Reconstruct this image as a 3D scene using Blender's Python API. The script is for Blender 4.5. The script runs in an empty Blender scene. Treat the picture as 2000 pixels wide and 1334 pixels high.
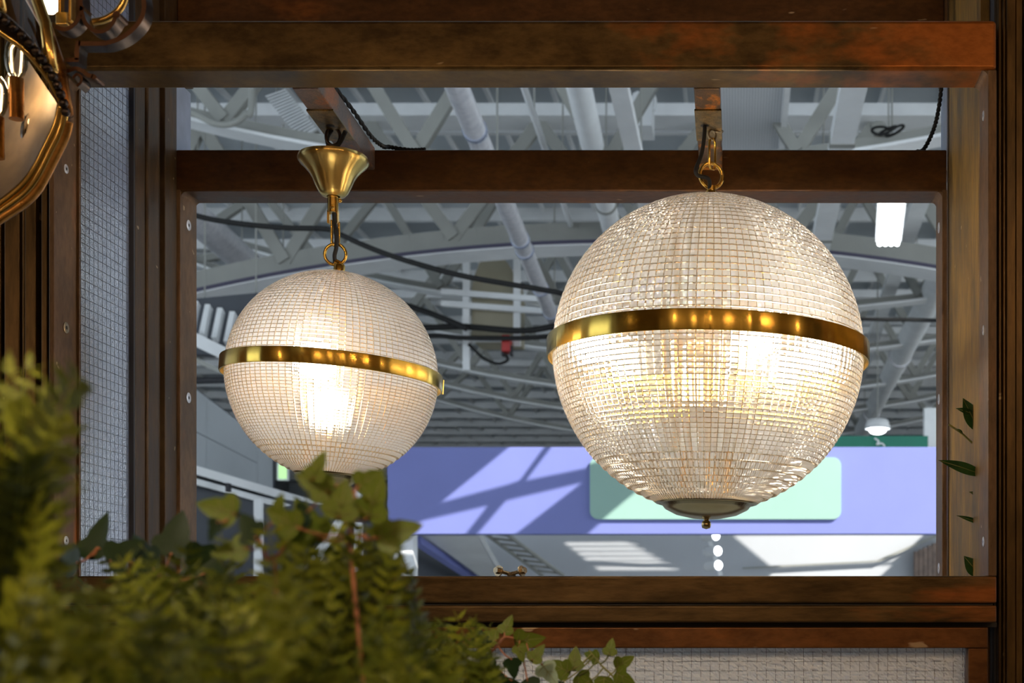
import bpy, bmesh, math, random
from mathutils import Vector, Matrix, geometry
random.seed(7)
PI = math.pi
S = bpy.context.scene
COL = S.collection
# ------------------------------------------------------------------ camera, world, sun, lamps, exposure
CZ = 1.5                                   # camera height
F = 2620.0; VX = 1440.0; VY = 1205.0       # focal length and principal point, in pixels of the 2000x1334 frame
def W(px, py, Y):
    """World point seen at pixel px,py at depth Y."""
    return Vector(((px - VX) / F * Y, Y, CZ + (VY - py) / F * Y))
def WH(px, py, h):
    """World point seen at pixel px,py at height h above the camera."""
    return W(px, py, h * F / (VY - py))
cam = bpy.data.cameras.new('camera'); cam_o = bpy.data.objects.new('camera', cam); COL.objects.link(cam_o)
cam_o.location = (0, 0, CZ); cam_o.rotation_euler = (PI / 2, 0, 0)
cam.sensor_width = 36; cam.lens = F / 2000 * 36
cam.shift_x = -(VX - 1000) / 2000; cam.shift_y = (VY - 667) / 2000
cam.clip_start = 0.02; cam.clip_end = 300
cam.dof.use_dof = True; cam.dof.focus_distance = 1.86; cam.dof.aperture_fstop = 10.0; cam.dof.aperture_blades = 0
S.camera = cam_o
S.view_settings.view_transform = 'Standard'; S.view_settings.look = 'None'
S.view_settings.exposure = 0.0; S.view_settings.gamma = 1.0; S.view_settings.use_curve_mapping = False
try:
    S.cycles.max_bounces = 14; S.cycles.diffuse_bounces = 4; S.cycles.glossy_bounces = 5
    S.cycles.transmission_bounces = 12; S.cycles.transparent_max_bounces = 16
    S.cycles.sample_clamp_indirect = 6.0
except Exception:
    pass
world = bpy.data.worlds.new('sky'); S.world = world; world.use_nodes = True
world.node_tree.nodes['Background'].inputs[0].default_value = (0.80, 0.93, 1.06, 1)
world.node_tree.nodes['Background'].inputs[1].default_value = 2.3
SUN = Vector((-0.85, 1.0, -0.75)).normalized()        # the way the sunlight travels
sun = bpy.data.lights.new('sun', 'SUN'); sun.energy = 7.5; sun.angle = math.radians(0.2); sun.color = (1.0, 0.95, 0.86)
sun_o = bpy.data.objects.new('sun', sun); COL.objects.link(sun_o)
sun_o.rotation_euler = SUN.to_track_quat('-Z', 'Y').to_euler(); sun_o.location = (8, -8, 12)
def lamp(name, loc, power, color, radius, spot=None, aim=None):
    l = bpy.data.lights.new(name, 'SPOT' if spot else 'POINT'); l.energy = power; l.color = color; l.shadow_soft_size = radius
    o = bpy.data.objects.new(name, l); COL.objects.link(o); o.location = loc
    if spot:
        l.spot_size = math.radians(spot); l.spot_blend = 0.6
        o.rotation_euler = (Vector(aim) - Vector(loc)).to_track_quat('-Z', 'Y').to_euler()
    return o
WARM = (1.0, 0.66, 0.36)
# unseen warm lamps added behind the camera to light frames and streak brass
for _x, _y, _z, _p in ((1.7, -0.10, 0.95, 13), (1.15, -0.35, 1.05, 12), (0.62, -0.75, 0.95, 9), (0.1, -0.95, 1.05, 9), (-0.45, -0.8, 0.9, 8), (-0.95, -0.45, 1.05, 9), (-1.75, 0.35, 0.6, 6), (2.0, 0.8, 0.75, 6)):
    lamp('warm_fill_lamp', (_x, _y, CZ + _z), _p, WARM, 0.035)
lamp('fern_fill_spot', (-0.4, -0.2, CZ + 1.0), 40, (1.0, 0.84, 0.62), 0.03, 50, (-0.3, 0.75, CZ - 0.02))  # added spot to brighten the ferns, its source unseen

# ------------------------------------------------------------------ materials
def nodes_of(name):
    m = bpy.data.materials.new(name); m.use_nodes = True
    nt = m.node_tree; nt.nodes.clear()
    out = nt.nodes.new('ShaderNodeOutputMaterial')
    return m, nt, out
def L(nt, a, b): nt.links.new(a, b)
def N(nt, t, **kw):
    n = nt.nodes.new(t)
    for k, v in kw.items():
        if isinstance(k, str) and k.startswith('i_'):
            n.inputs[k[2:].replace('_', ' ')].default_value = v
        else:
            setattr(n, k, v)
    return n
def noise(nt, coord, scale, detail=4, rough=0.55, vec=None):
    mp = N(nt, 'ShaderNodeMapping'); L(nt, coord, mp.inputs['Vector'])
    if vec: mp.inputs['Scale'].default_value = vec
    n = N(nt, 'ShaderNodeTexNoise'); n.inputs['Scale'].default_value = scale; n.inputs['Detail'].default_value = detail
    n.inputs['Roughness'].default_value = rough
    L(nt, mp.outputs[0], n.inputs['Vector']); return n.outputs['Fac']
def ramp(nt, fac, stops):
    r = N(nt, 'ShaderNodeValToRGB'); cr = r.color_ramp
    while len(cr.elements) < len(stops): cr.elements.new(0.5)
    for e, (p, c) in zip(cr.elements, stops):
        e.position = p; e.color = (*c, 1) if len(c) == 3 else c
    L(nt, fac, r.inputs[0]); return r.outputs[0]
def math_(nt, op, a, b):
    n = N(nt, 'ShaderNodeMath', operation=op)
    for i, v in enumerate((a, b)):
        if isinstance(v, (int, float)): n.inputs[i].default_value = v
        else: L(nt, v, n.inputs[i])
    return n.outputs[0]
def plain(name, col, rough=0.5, metal=0.0, bump=0.0, bscale=60, var=0.0, spec=0.5):
    m, nt, out = nodes_of(name)
    b = N(nt, 'ShaderNodeBsdfPrincipled'); b.inputs['Roughness'].default_value = rough; b.inputs['Metallic'].default_value = metal
    b.inputs['Specular IOR Level'].default_value = spec
    tc = N(nt, 'ShaderNodeTexCoord').outputs['Object']
    n = noise(nt, tc, bscale)
    lo = tuple(c * (1 - var) for c in col); hi = tuple(min(1, c * (1 + var)) for c in col)
    L(nt, ramp(nt, n, [(0.3, lo), (0.7, hi)]), b.inputs['Base Color'])
    if bump:
        bp = N(nt, 'ShaderNodeBump'); bp.inputs['Strength'].default_value = bump; bp.inputs['Distance'].default_value = 0.002
        L(nt, n, bp.inputs['Height']); L(nt, bp.outputs[0], b.inputs['Normal'])
    L(nt, b.outputs[0], out.inputs[0]); return m
def patina(name, dark, mid, orange, amount=0.5, stretch=(1, 1, 1), scale=6, grad=None, rough=0.36, metal=0.55):
    """Brown patinated brass-steel: dark metal, brown film, orange oxide in patches, fine scratches."""
    m, nt, out = nodes_of(name)
    tc = N(nt, 'ShaderNodeTexCoord').outputs['Object']
    n1 = noise(nt, tc, scale, 5, 0.6, stretch); n2 = noise(nt, tc, scale * 3.3, 6, 0.65, stretch); n3 = noise(nt, tc, scale * 18, 3, 0.6, stretch)
    base = N(nt, 'ShaderNodeMixRGB'); L(nt, ramp(nt, n2, [(0.35, dark), (0.68, mid)]), base.inputs[1]); base.inputs[2].default_value = (*orange, 1)
    f = math_(nt, 'ADD', n1, amount - 0.5)
    if grad:
        sx = N(nt, 'ShaderNodeSeparateXYZ'); L(nt, tc, sx.inputs[0])
        mr = N(nt, 'ShaderNodeMapRange'); mr.inputs[1].default_value = grad[0]; mr.inputs[2].default_value = grad[1]
        mr.inputs[3].default_value = grad[2]; mr.inputs[4].default_value = grad[3]
        L(nt, sx.outputs[grad[4] if len(grad) > 4 else 0], mr.inputs[0]); f = math_(nt, 'ADD', f, mr.outputs[0])
    L(nt, ramp(nt, f, [(0.50, (0, 0, 0)), (0.60, (1, 1, 1))]), base.inputs[0])
    spot = N(nt, 'ShaderNodeMixRGB'); spot.blend_type = 'MULTIPLY'; spot.inputs[0].default_value = 0.55
    L(nt, base.outputs[0], spot.inputs[1]); L(nt, ramp(nt, n3, [(0.3, (0.45, 0.42, 0.4)), (0.6, (1, 1, 1))]), spot.inputs[2])
    n4 = noise(nt, tc, 42, 2, 0.5, (0.45, 1.2, 1.3)); fl = N(nt, 'ShaderNodeMixRGB'); L(nt, spot.outputs[0], fl.inputs[1]); fl.inputs[2].default_value = (0.62, 0.48, 0.30, 1)
    L(nt, math_(nt, 'MULTIPLY', ramp(nt, n4, [(0.735, (0, 0, 0)), (0.775, (1, 1, 1))]), 0.55), fl.inputs[0])
    b = N(nt, 'ShaderNodeBsdfPrincipled'); b.inputs['Metallic'].default_value = metal; b.inputs['Specular IOR Level'].default_value = 0.3
    L(nt, fl.outputs[0], b.inputs['Base Color'])
    L(nt, math_(nt, 'ADD', math_(nt, 'MULTIPLY', n2, 0.35), rough - 0.17), b.inputs['Roughness'])
    bp = N(nt, 'ShaderNodeBump'); bp.inputs['Strength'].default_value = 0.18; bp.inputs['Distance'].default_value = 0.0015
    L(nt, n3, bp.inputs['Height']); L(nt, bp.outputs[0], b.inputs['Normal'])
    L(nt, b.outputs[0], out.inputs[0]); return m
def emit(name, col, s):
    m, nt, out = nodes_of(name); e = N(nt, 'ShaderNodeEmission'); e.inputs[0].default_value = (*col, 1); e.inputs[1].default_value = s
    L(nt, e.outputs[0], out.inputs[0]); return m
def brass(name, col=(0.78, 0.50, 0.12), rough=0.2, brushed=0.0):
    """Brass; brushed: turned round the vertical, so highlights spread up and down and vary round the rim."""
    m, nt, out = nodes_of(name)
    b = N(nt, 'ShaderNodeBsdfPrincipled'); b.inputs['Metallic'].default_value = 1.0; b.inputs['Roughness'].default_value = rough
    tc = N(nt, 'ShaderNodeTexCoord').outputs['Object']
    n = noise(nt, tc, 40, 3, 0.5)
    L(nt, ramp(nt, n, [(0.3, tuple(c * 0.85 for c in col)), (0.7, col)]), b.inputs['Base Color'])
    if brushed:
        tg = N(nt, 'ShaderNodeTangent', direction_type='RADIAL', axis='Z'); L(nt, tg.outputs[0], b.inputs['Tangent'])
        b.inputs['Anisotropic'].default_value = 0.9; b.inputs['Anisotropic Rotation'].default_value = 0.25
        w = noise(nt, tc, brushed, 2, 0.6, (1, 1, 0.02))
        bp = N(nt, 'ShaderNodeBump'); bp.inputs['Strength'].default_value = 0.35; bp.inputs['Distance'].default_value = 0.004
        L(nt, w, bp.inputs['Height']); L(nt, bp.outputs[0], b.inputs['Normal'])
    L(nt, b.outputs[0], out.inputs[0]); return m
def clear_glass(name, col=(1, 1, 1), rough=0.02, f=0.8):
    m, nt, out = nodes_of(name)
    t = N(nt, 'ShaderNodeBsdfTransparent'); t.inputs[0].default_value = (*col, 1)
    g = N(nt, 'ShaderNodeBsdfGlossy'); g.inputs['Roughness'].default_value = rough
    mx = N(nt, 'ShaderNodeMixShader'); fr = N(nt, 'ShaderNodeFresnel'); fr.inputs[0].default_value = 1.5
    L(nt, fr.outputs[0], mx.inputs[0]); L(nt, t.outputs[0], mx.inputs[1]); L(nt, g.outputs[0], mx.inputs[2])
    L(nt, mx.outputs[0], out.inputs[0]); return m
def prism_glass(name, tint=(0.98, 0.94, 0.88)):
    """Moulded prismatic glass: scatters the lamp light inside it, bends what is behind it a little."""
    m, nt, out = nodes_of(name)
    tr = N(nt, 'ShaderNodeBsdfTranslucent'); tr.inputs[0].default_value = (*tint, 1)
    rf = N(nt, 'ShaderNodeBsdfRefraction'); rf.inputs['IOR'].default_value = 1.34; rf.inputs['Roughness'].default_value = 0.06; rf.inputs['Color'].default_value = (0.98, 0.96, 0.93, 1)
    tp = N(nt, 'ShaderNodeBsdfTransparent'); tp.inputs[0].default_value = (0.97, 0.95, 0.92, 1)
    df = N(nt, 'ShaderNodeBsdfDiffuse'); df.inputs[0].default_value = (*tint, 1)
    gl = N(nt, 'ShaderNodeBsdfGlossy'); gl.inputs['Roughness'].default_value = 0.09
    def mix(a, b, f):
        x = N(nt, 'ShaderNodeMixShader')
        if isinstance(f, float): x.inputs[0].default_value = f
        else: L(nt, f, x.inputs[0])
        L(nt, a, x.inputs[1]); L(nt, b, x.inputs[2]); return x.outputs[0]
    s1 = mix(tr.outputs[0], df.outputs[0], 0.15)
    s2 = mix(rf.outputs[0], tp.outputs[0], 0.06)
    s3 = mix(s1, s2, 0.70)
    fr = N(nt, 'ShaderNodeFresnel'); fr.inputs[0].default_value = 1.5
    s4 = mix(s3, gl.outputs[0], math_(nt, 'ADD', math_(nt, 'MULTIPLY', fr.outputs[0], 0.7), 0.04))
    L(nt, s4, out.inputs[0]); return m
def prism_edge(name):
    """The thick moulded joints between the prisms: solid amber-tinted glass."""
    m, nt, out = nodes_of(name)
    rf = N(nt, 'ShaderNodeBsdfRefraction'); rf.inputs['IOR'].default_value = 1.45; rf.inputs['Roughness'].default_value = 0.05; rf.inputs['Color'].default_value = (0.78, 0.68, 0.54, 1)
    tr = N(nt, 'ShaderNodeBsdfTranslucent'); tr.inputs[0].default_value = (0.56, 0.46, 0.34, 1)
    gl = N(nt, 'ShaderNodeBsdfGlossy'); gl.inputs['Roughness'].default_value = 0.1
    x = N(nt, 'ShaderNodeMixShader'); x.inputs[0].default_value = 0.3; L(nt, rf.outputs[0], x.inputs[1]); L(nt, tr.outputs[0], x.inputs[2])
    y = N(nt, 'ShaderNodeMixShader'); y.inputs[0].default_value = 0.08; L(nt, x.outputs[0], y.inputs[1]); L(nt, gl.outputs[0], y.inputs[2])
    L(nt, y.outputs[0], out.inputs[0]); return m
def leaf_mat(name, a, b, scale=30, trans=0.35):
    m, nt, out = nodes_of(name)
    tc = N(nt, 'ShaderNodeTexCoord').outputs['Object']
    c = ramp(nt, noise(nt, tc, scale), [(0.35, a), (0.68, b)])
    p = N(nt, 'ShaderNodeBsdfPrincipled'); p.inputs['Roughness'].default_value = 0.5; p.inputs['Specular IOR Level'].default_value = 0.3; L(nt, c, p.inputs['Base Color'])
    t = N(nt, 'ShaderNodeBsdfTranslucent'); L(nt, c, t.inputs[0])
    x = N(nt, 'ShaderNodeMixShader'); x.inputs[0].default_value = trans; L(nt, p.outputs[0], x.inputs[1]); L(nt, t.outputs[0], x.inputs[2])
    L(nt, x.outputs[0], out.inputs[0]); return m
def textured_glass(name, col, scale, trans, strength, milky=0.1, stretch=(1, 1, 1)):
    """Cast wired glass: rough hammered face, lets light through, glints."""
    m, nt, out = nodes_of(name)
    tc = N(nt, 'ShaderNodeTexCoord').outputs['Object']
    n = noise(nt, tc, scale, 2, 0.5, stretch)
    bp = N(nt, 'ShaderNodeBump'); bp.inputs['Strength'].default_value = strength; bp.inputs['Distance'].default_value = 0.005; L(nt, n, bp.inputs['Height'])
    t = N(nt, 'ShaderNodeBsdfTranslucent'); t.inputs[0].default_value = (*col, 1); L(nt, bp.outputs[0], t.inputs['Normal'])
    r = N(nt, 'ShaderNodeBsdfRefraction'); r.inputs['IOR'].default_value = 1.3; r.inputs['Roughness'].default_value = 0.06; r.inputs['Color'].default_value = (*[min(1, c * 1.1) for c in col], 1); L(nt, bp.outputs[0], r.inputs['Normal'])
    g = N(nt, 'ShaderNodeBsdfGlossy'); g.inputs['Roughness'].default_value = 0.14; L(nt, bp.outputs[0], g.inputs['Normal'])
    a = N(nt, 'ShaderNodeMixShader'); a.inputs[0].default_value = trans; L(nt, t.outputs[0], a.inputs[1]); L(nt, r.outputs[0], a.inputs[2])
    df = N(nt, 'ShaderNodeBsdfDiffuse'); df.inputs[0].default_value = (*col, 1); L(nt, bp.outputs[0], df.inputs['Normal'])
    a2 = N(nt, 'ShaderNodeMixShader'); a2.inputs[0].default_value = milky; L(nt, a.outputs[0], a2.inputs[1]); L(nt, df.outputs[0], a2.inputs[2]); a = a2
    fr = N(nt, 'ShaderNodeFresnel'); fr.inputs[0].default_value = 1.5; L(nt, bp.outputs[0], fr.inputs['Normal'])
    b = N(nt, 'ShaderNodeMixShader'); L(nt, math_(nt, 'ADD', math_(nt, 'MULTIPLY', fr.outputs[0], 0.5), 0.04), b.inputs[0]); L(nt, a.outputs[0], b.inputs[1]); L(nt, g.outputs[0], b.inputs[2])
    L(nt, b.outputs[0], out.inputs[0]); return m

DK = (0.060, 0.036, 0.014); MD = (0.15, 0.088, 0.030); OR = (0.36, 0.115, 0.022)
M = {
 'beam': patina('patina_front_rail', DK, (0.17, 0.105, 0.035), OR, 0.38, (1, 1, 2.0), 3.2, (-0.55, 0.30, -0.10, 0.24)),
 'rail': patina('patina_lower_rail', DK, (0.17, 0.10, 0.035), (0.30, 0.10, 0.025), 0.36, (0.5, 1, 2.5), 4, (-0.1, 0.35, -0.05, 0.16)),
 'rust': patina('patina_rear_rail', (0.06, 0.026, 0.009), (0.115, 0.048, 0.014), (0.20, 0.07, 0.016), 0.42, (0.7, 1, 1.5), 5, None, 0.4, 0.3),
 'stile': patina('patina_stile', (0.10, 0.058, 0.028), (0.20, 0.115, 0.058), OR, 0.40, (2, 1, 0.45), 6, None, 0.5, 0.2),
 'post': patina('patina_post', (0.055, 0.033, 0.012), (0.13, 0.075, 0.025), (0.28, 0.10, 0.02), 0.36, (2.5, 1, 0.35), 5),
 'side': patina('patina_side_panel', (0.085, 0.052, 0.016), (0.32, 0.19, 0.042), (0.50, 0.25, 0.03), 0.46, (1, 1.6, 0.35), 4.0, None, 0.55, 0.0),
 'sidedark': patina('patina_side_stile', (0.045, 0.027, 0.013), (0.095, 0.054, 0.022), (0.26, 0.09, 0.02), 0.30, (1, 2.4, 0.4), 6, None, 0.48, 0.15),
 'arm': patina('patina_arm', (0.10, 0.062, 0.035), (0.19, 0.115, 0.065), (0.68, 0.24, 0.03), 0.50, (1, 1, 1), 24),
 'arml': patina('patina_arm_left', (0.13, 0.10, 0.095), (0.25, 0.18, 0.15), (0.45, 0.16, 0.05), 0.5, (1, 1, 1), 18),
 'plate': patina('patina_arm_plate', (0.10, 0.075, 0.035), (0.33, 0.23, 0.10), (0.40, 0.22, 0.06), 0.45, (1, 1, 1), 22),
 'panelframe': patina('patina_panel_frame', (0.11, 0.048, 0.018), (0.22, 0.085, 0.024), (0.30, 0.10, 0.02), 0.42, (0.6, 1, 1.4), 5),
 'iron': plain('dark_iron', (0.055, 0.042, 0.038), 0.30, 0.9, 0.1, 60, 0.3),
 'ironrust': plain('brown_iron_edge', (0.075, 0.026, 0.009), 0.4, 0.4, 0.1, 60, 0.25),
 'brass': brass('polished_brass'),
 'band': brass('brushed_brass_band', (0.90, 0.60, 0.12), 0.24, 22),
 'canopy': brass('brushed_brass_canopy', (0.82, 0.58, 0.18), 0.28, 30),
 'cap': brass('aged_brass_cap', (0.58, 0.46, 0.24), 0.24),
 'screw': plain('zinc_screw', (0.72, 0.72, 0.76), 0.35, 0.4, 0, 60, 0.1),
 'hole': plain('dark_socket_and_shade', (0.02, 0.02, 0.025), 0.6),
 'glass': prism_glass('prismatic_glass'),
 'glasss': prism_glass('prismatic_glass_small', (0.93, 0.90, 0.88)),
 'edge': prism_edge('prism_joint_glass'),
 'bulb': emit('bulb_glow', (1.0, 0.82, 0.56), 8),
 'cable': plain('black_braided_cable', (0.005, 0.005, 0.005), 0.7, 0, 0.3, 300, 0.3),
 'pane': textured_glass('wired_glass_side', (0.62, 0.68, 0.88), 420, 0.45, 0.3, 0.3),
 'pane2': textured_glass('wired_glass_front', (0.92, 0.96, 1.0), 300, 0.15, 0.2, 0.6),
 'wire': plain('wire_mesh', (0.09, 0.09, 0.10), 0.5, 0.3),
 'white': plain('white_paint', (0.80, 0.82, 0.83), 0.55, 0, 0, 4, 0.06),
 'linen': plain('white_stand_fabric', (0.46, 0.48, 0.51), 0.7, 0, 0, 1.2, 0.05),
 'cream': plain('cream_grey_paint_and_shade', (0.30, 0.305, 0.28), 0.6, 0, 0, 4, 0.06),
 'steel': plain('galvanised_steel', (0.86, 0.86, 0.93), 0.25, 0.35, 0, 20, 0.12),
 'strip': plain('blue_grey_sheen_and_collar', (0.32, 0.36, 0.46), 0.4, 0.3, 0, 20, 0.15),
 'dark': plain('dark_grey_panel', (0.055, 0.062, 0.075), 0.6, 0, 0, 5, 0.1),
 'reflector': plain('warm_reflector_paint', (0.75, 0.62, 0.42), 0.6),
 'lip': plain('violet_lip_shade', (0.05, 0.045, 0.085), 0.6),
 'bulk': plain('bulkhead_paint', (0.40, 0.43, 0.45), 0.6, 0, 0, 2, 0.06),
 'beige': plain('beige_metal', (0.34, 0.31, 0.22), 0.5, 0, 0, 5, 0.05),
 'red': plain('red_enamel', (0.42, 0.025, 0.02), 0.4),
 'purple': plain('lilac_blue_board', (0.185, 0.215, 0.53), 0.6, 0, 0, 3, 0.03),
 'mint': plain('mint_plaque', (0.29, 0.47, 0.41), 0.6, 0, 0, 3, 0.03),
 'green': plain('green_banner', (0.012, 0.20, 0.13), 0.5, 0, 0, 3, 0.1),
 'deck': plain('roof_deck_paint', (0.50, 0.545, 0.58), 0.6, 0, 0, 2, 0.05),
 'concrete': plain('hall_floor', (0.62, 0.61, 0.59), 0.7, 0, 0.1, 3, 0.12),
 'hallwall': plain('hall_wall_paint', (0.30, 0.32, 0.33), 0.7, 0, 0, 2, 0.1),
 'standwall': plain('stand_wall_paint', (0.07, 0.045, 0.025), 0.7, 0, 0, 2, 0.2),
 'tube': emit('fluorescent_glow', (0.93, 0.98, 1.0), 9.0),
 'spotglow': emit('spotlight_glow', (0.95, 0.98, 1.0), 7.0),
 'glint_filament': emit('glint_glow', (1.0, 0.75, 0.42), 10),
 'exit': emit('exit_sign_glow', (0.55, 0.95, 0.45), 1.1),
 'fern': leaf_mat('fern_green', (0.055, 0.075, 0.008), (0.19, 0.21, 0.020), 40),
 'fernb': leaf_mat('fern_highlight_green', (0.14, 0.16, 0.012), (0.30, 0.31, 0.025), 40),
 'fernd': leaf_mat('fern_shade_green', (0.02, 0.030, 0.006), (0.08, 0.10, 0.014), 40),
 'ivy': leaf_mat('ivy_green', (0.07, 0.115, 0.012), (0.20, 0.225, 0.022), 70),
 'ivyd': leaf_mat('ivy_dark_green', (0.012, 0.028, 0.010), (0.03, 0.055, 0.016), 60),
 'ivyp': leaf_mat('ivy_pale_green', (0.24, 0.32, 0.20), (0.36, 0.44, 0.30), 60),
 'stem': plain('reddish_stem', (0.34, 0.13, 0.055), 0.6),
 'stemg': plain('green_stem', (0.20, 0.20, 0.05), 0.6),
 'bay': leaf_mat('laurel_green', (0.014, 0.055, 0.010), (0.03, 0.10, 0.018), 60, 0.2),
 'wood': plain('brown_slats', (0.20, 0.14, 0.11), 0.6, 0, 0, 20, 0.3),
 'lglass': clear_glass('lantern_glass', (0.92, 0.88, 0.82), 0.05),
 'lbrass': patina('lantern_brass', (0.16, 0.06, 0.02), (0.42, 0.19, 0.05), (0.60, 0.30, 0.08), 0.5, (1, 1, 1), 9, None, 0.3, 0.8),
 'lantern_in': plain('lantern_inside_paint', (0.20, 0.15, 0.10), 0.45, 0.3, 0, 30, 0.3),
 'gold': brass('lantern_gold', (0.80, 0.52, 0.16), 0.25),
 'soil': plain('dark_soil', (0.02, 0.015, 0.01), 0.9, 0, 0.5, 80, 0.4),
 'zinc': plain('brassy_zinc', (0.36, 0.29, 0.19), 0.32, 0.9, 0, 200, 0.2),
}
def perforated(name):
    m, nt, out = nodes_of(name)
    tc = N(nt, 'ShaderNodeTexCoord').outputs['Object']
    v = N(nt, 'ShaderNodeTexVoronoi'); v.inputs['Scale'].default_value = 55; v.inputs['Randomness'].default_value = 0.0; L(nt, tc, v.inputs['Vector'])
    b = N(nt, 'ShaderNodeBsdfPrincipled'); b.inputs['Roughness'].default_value = 0.5
    L(nt, ramp(nt, v.outputs['Distance'], [(0.22, (0.30, 0.32, 0.34)), (0.32, (0.74, 0.76, 0.78))]), b.inputs['Base Color'])
    L(nt, b.outputs[0], out.inputs[0]); return m
M['perf'] = perforated('perforated_white_panel')

# ------------------------------------------------------------------ mesh helpers
class MB:
    def __init__(s): s.v = []; s.f = []
    def add(s, vs, fs):
        o = len(s.v); s.v += [tuple(v) for v in vs]; s.f += [tuple(i + o for i in f) for f in fs]; return s
    def box(s, a, b):
        x0, y0, z0 = a; x1, y1, z1 = b
        vs = [(x, y, z) for x in (x0, x1) for y in (y0, y1) for z in (z0, z1)]
        return s.add(vs, [(0, 1, 3, 2), (4, 6, 7, 5), (0, 4, 5, 1), (2, 3, 7, 6), (0, 2, 6, 4), (1, 5, 7, 3)])
    def bar(s, p, q, w, t, up=(0, 1, 0)):
        """Rectangular bar from p to q, w wide across, t along 'up'."""
        p = Vector(p); q = Vector(q); d = (q - p).normalized(); u = Vector(up); u = (u - d * u.dot(d)).normalized(); n = d.cross(u)
        vs = [c + n * (sx * w / 2) + u * (sy * t / 2) for c in (p, q) for sx, sy in ((-1, -1), (1, -1), (1, 1), (-1, 1))]
        return s.add(vs, [(3, 2, 1, 0), (4, 5, 6, 7)] + [(i, (i + 1) % 4, 4 + (i + 1) % 4, 4 + i) for i in range(4)])
    def tube(s, pts, r, seg=10, cap=True, closed=False):
        pts = [Vector(p) for p in pts]; n = len(pts); rs = r if isinstance(r, (list, tuple)) else [r] * n
        up = None; rings = []
        for i, p in enumerate(pts):
            if closed: d = pts[(i + 1) % n] - pts[i - 1]
            else: d = pts[min(i + 1, n - 1)] - pts[max(i - 1, 0)]
            d.normalize()
            if up is None:
                up = Vector((0, 0, 1)) if abs(d.z) < 0.9 else Vector((1, 0, 0))
            up = (up - d * up.dot(d)).normalized(); b = d.cross(up)
            rings.append([p + (up * math.cos(2 * PI * k / seg) + b * math.sin(2 * PI * k / seg)) * rs[i] for k in range(seg)])
        vs = [v for rg in rings for v in rg]; fs = []
        for i in range(n if closed else n - 1):
            a = i * seg; c = ((i + 1) % n) * seg
            fs += [(a + k, c + k, c + (k + 1) % seg, a + (k + 1) % seg) for k in range(seg)]
        if cap and not closed:
            fs += [tuple(range(seg)), tuple(range((n - 1) * seg + seg - 1, (n - 1) * seg - 1, -1))]
        return s.add(vs, fs)
    def lathe(s, prof, c, seg=48, rot=None):
        """Profile of (radius, height) turned about the vertical through c."""
        c = Vector(c); vs = []
        for r, h in prof:
            for k in range(seg):
                v = Vector((r * math.cos(2 * PI * k / seg), r * math.sin(2 * PI * k / seg), h))
                if rot: v = rot @ v
                vs.append(c + v)
        fs = []
        for i in range(len(prof) - 1):
            fs += [(i * seg + k, i * seg + (k + 1) % seg, (i + 1) * seg + (k + 1) % seg, (i + 1) * seg + k) for k in range(seg)]
        return s.add(vs, fs)
    def ball(s, c, r, seg=12, sc=(1, 1, 1)):
        c = Vector(c); n = max(4, seg // 2); vs = []; fs = []
        for i in range(n + 1):
            t = PI * i / n
            for k in range(seg):
                a = 2 * PI * k / seg; vs.append(c + Vector((r * sc[0] * math.sin(t) * math.cos(a), r * sc[1] * math.sin(t) * math.sin(a), r * sc[2] * math.cos(t))))
        for i in range(n):
            fs += [(i * seg + k, (i + 1) * seg + k, (i + 1) * seg + (k + 1) % seg, i * seg + (k + 1) % seg) for k in range(seg)]
        return s.add(vs, fs)
    def prism(s, poly, d):
        """Flat polygon of points pushed along vector d."""
        n = len(poly); poly = [Vector(p) for p in poly]; d = Vector(d)
        return s.add(poly + [p + d for p in poly], [tuple(range(n - 1, -1, -1)), tuple(range(n, 2 * n))] + [(i, (i + 1) % n, n + (i + 1) % n, n + i) for i in range(n)])
    def build(s, name, mat, parent=None, smooth=False, bevel=0, seg=2, props=None, loc=None):
        me = bpy.data.meshes.new(name)
        base = Vector((0, 0, 0)) if loc is None else Vector(loc)
        p = parent
        while p is not None: base = base + p.location; p = p.parent
        me.from_pydata([Vector(v) - base for v in s.v], [], s.f)
        bm = bmesh.new(); bm.from_mesh(me); bmesh.ops.remove_doubles(bm, verts=bm.verts, dist=1e-6); bmesh.ops.recalc_face_normals(bm, faces=bm.faces); bm.to_mesh(me); bm.free()
        me.materials.append(mat)
        if smooth:
            for f in me.polygons: f.use_smooth = True
        o = bpy.data.objects.new(name, me); COL.objects.link(o); o.parent = parent
        if loc is not None: o.location = loc
        if smooth == 'auto':
            for f in me.polygons: f.use_smooth = True
            me.set_sharp_from_angle(angle=math.radians(40))
        if bevel:
            md = o.modifiers.new('bevel', 'BEVEL'); md.width = bevel; md.segments = seg; md.limit_method = 'ANGLE'; md.angle_limit = math.radians(40)
            for f in me.polygons: f.use_smooth = True
            md.harden_normals = True
        for k, v in (props or {}).items(): o[k] = v
        return o
def thing(name, label, cat, loc, group=None):
    o = bpy.data.objects.new(name, None); COL.objects.link(o); o.location = loc; o.empty_display_size = 0.05
    o['label'] = label; o['category'] = cat
    if group: o['group'] = group
    return o
def P(label, cat, group=None):
    d = {'label': label, 'category': cat}
    if group: d['group'] = group
    return d
STRUCT = {'kind': 'structure'}
def smooth_path(pts, n=8):
    pts = [Vector(p) for p in pts]; out = []
    for i in range(len(pts) - 1):
        p0 = pts[max(i - 1, 0)]; p1 = pts[i]; p2 = pts[i + 1]; p3 = pts[min(i + 2, len(pts) - 1)]
        for k in range(n):
            t = k / n
            out.append(0.5 * ((2 * p1) + (p2 - p0) * t + (2 * p0 - 5 * p1 + 4 * p2 - p3) * t * t + (3 * p1 - p0 - 3 * p2 + p3) * t ** 3))
    out.append(pts[-1]); return out
Z = lambda h: CZ + h
def px2x(px, Y): return (px - VX) / F * Y
def py2z(py, Y): return CZ + (VY - py) / F * Y

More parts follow.
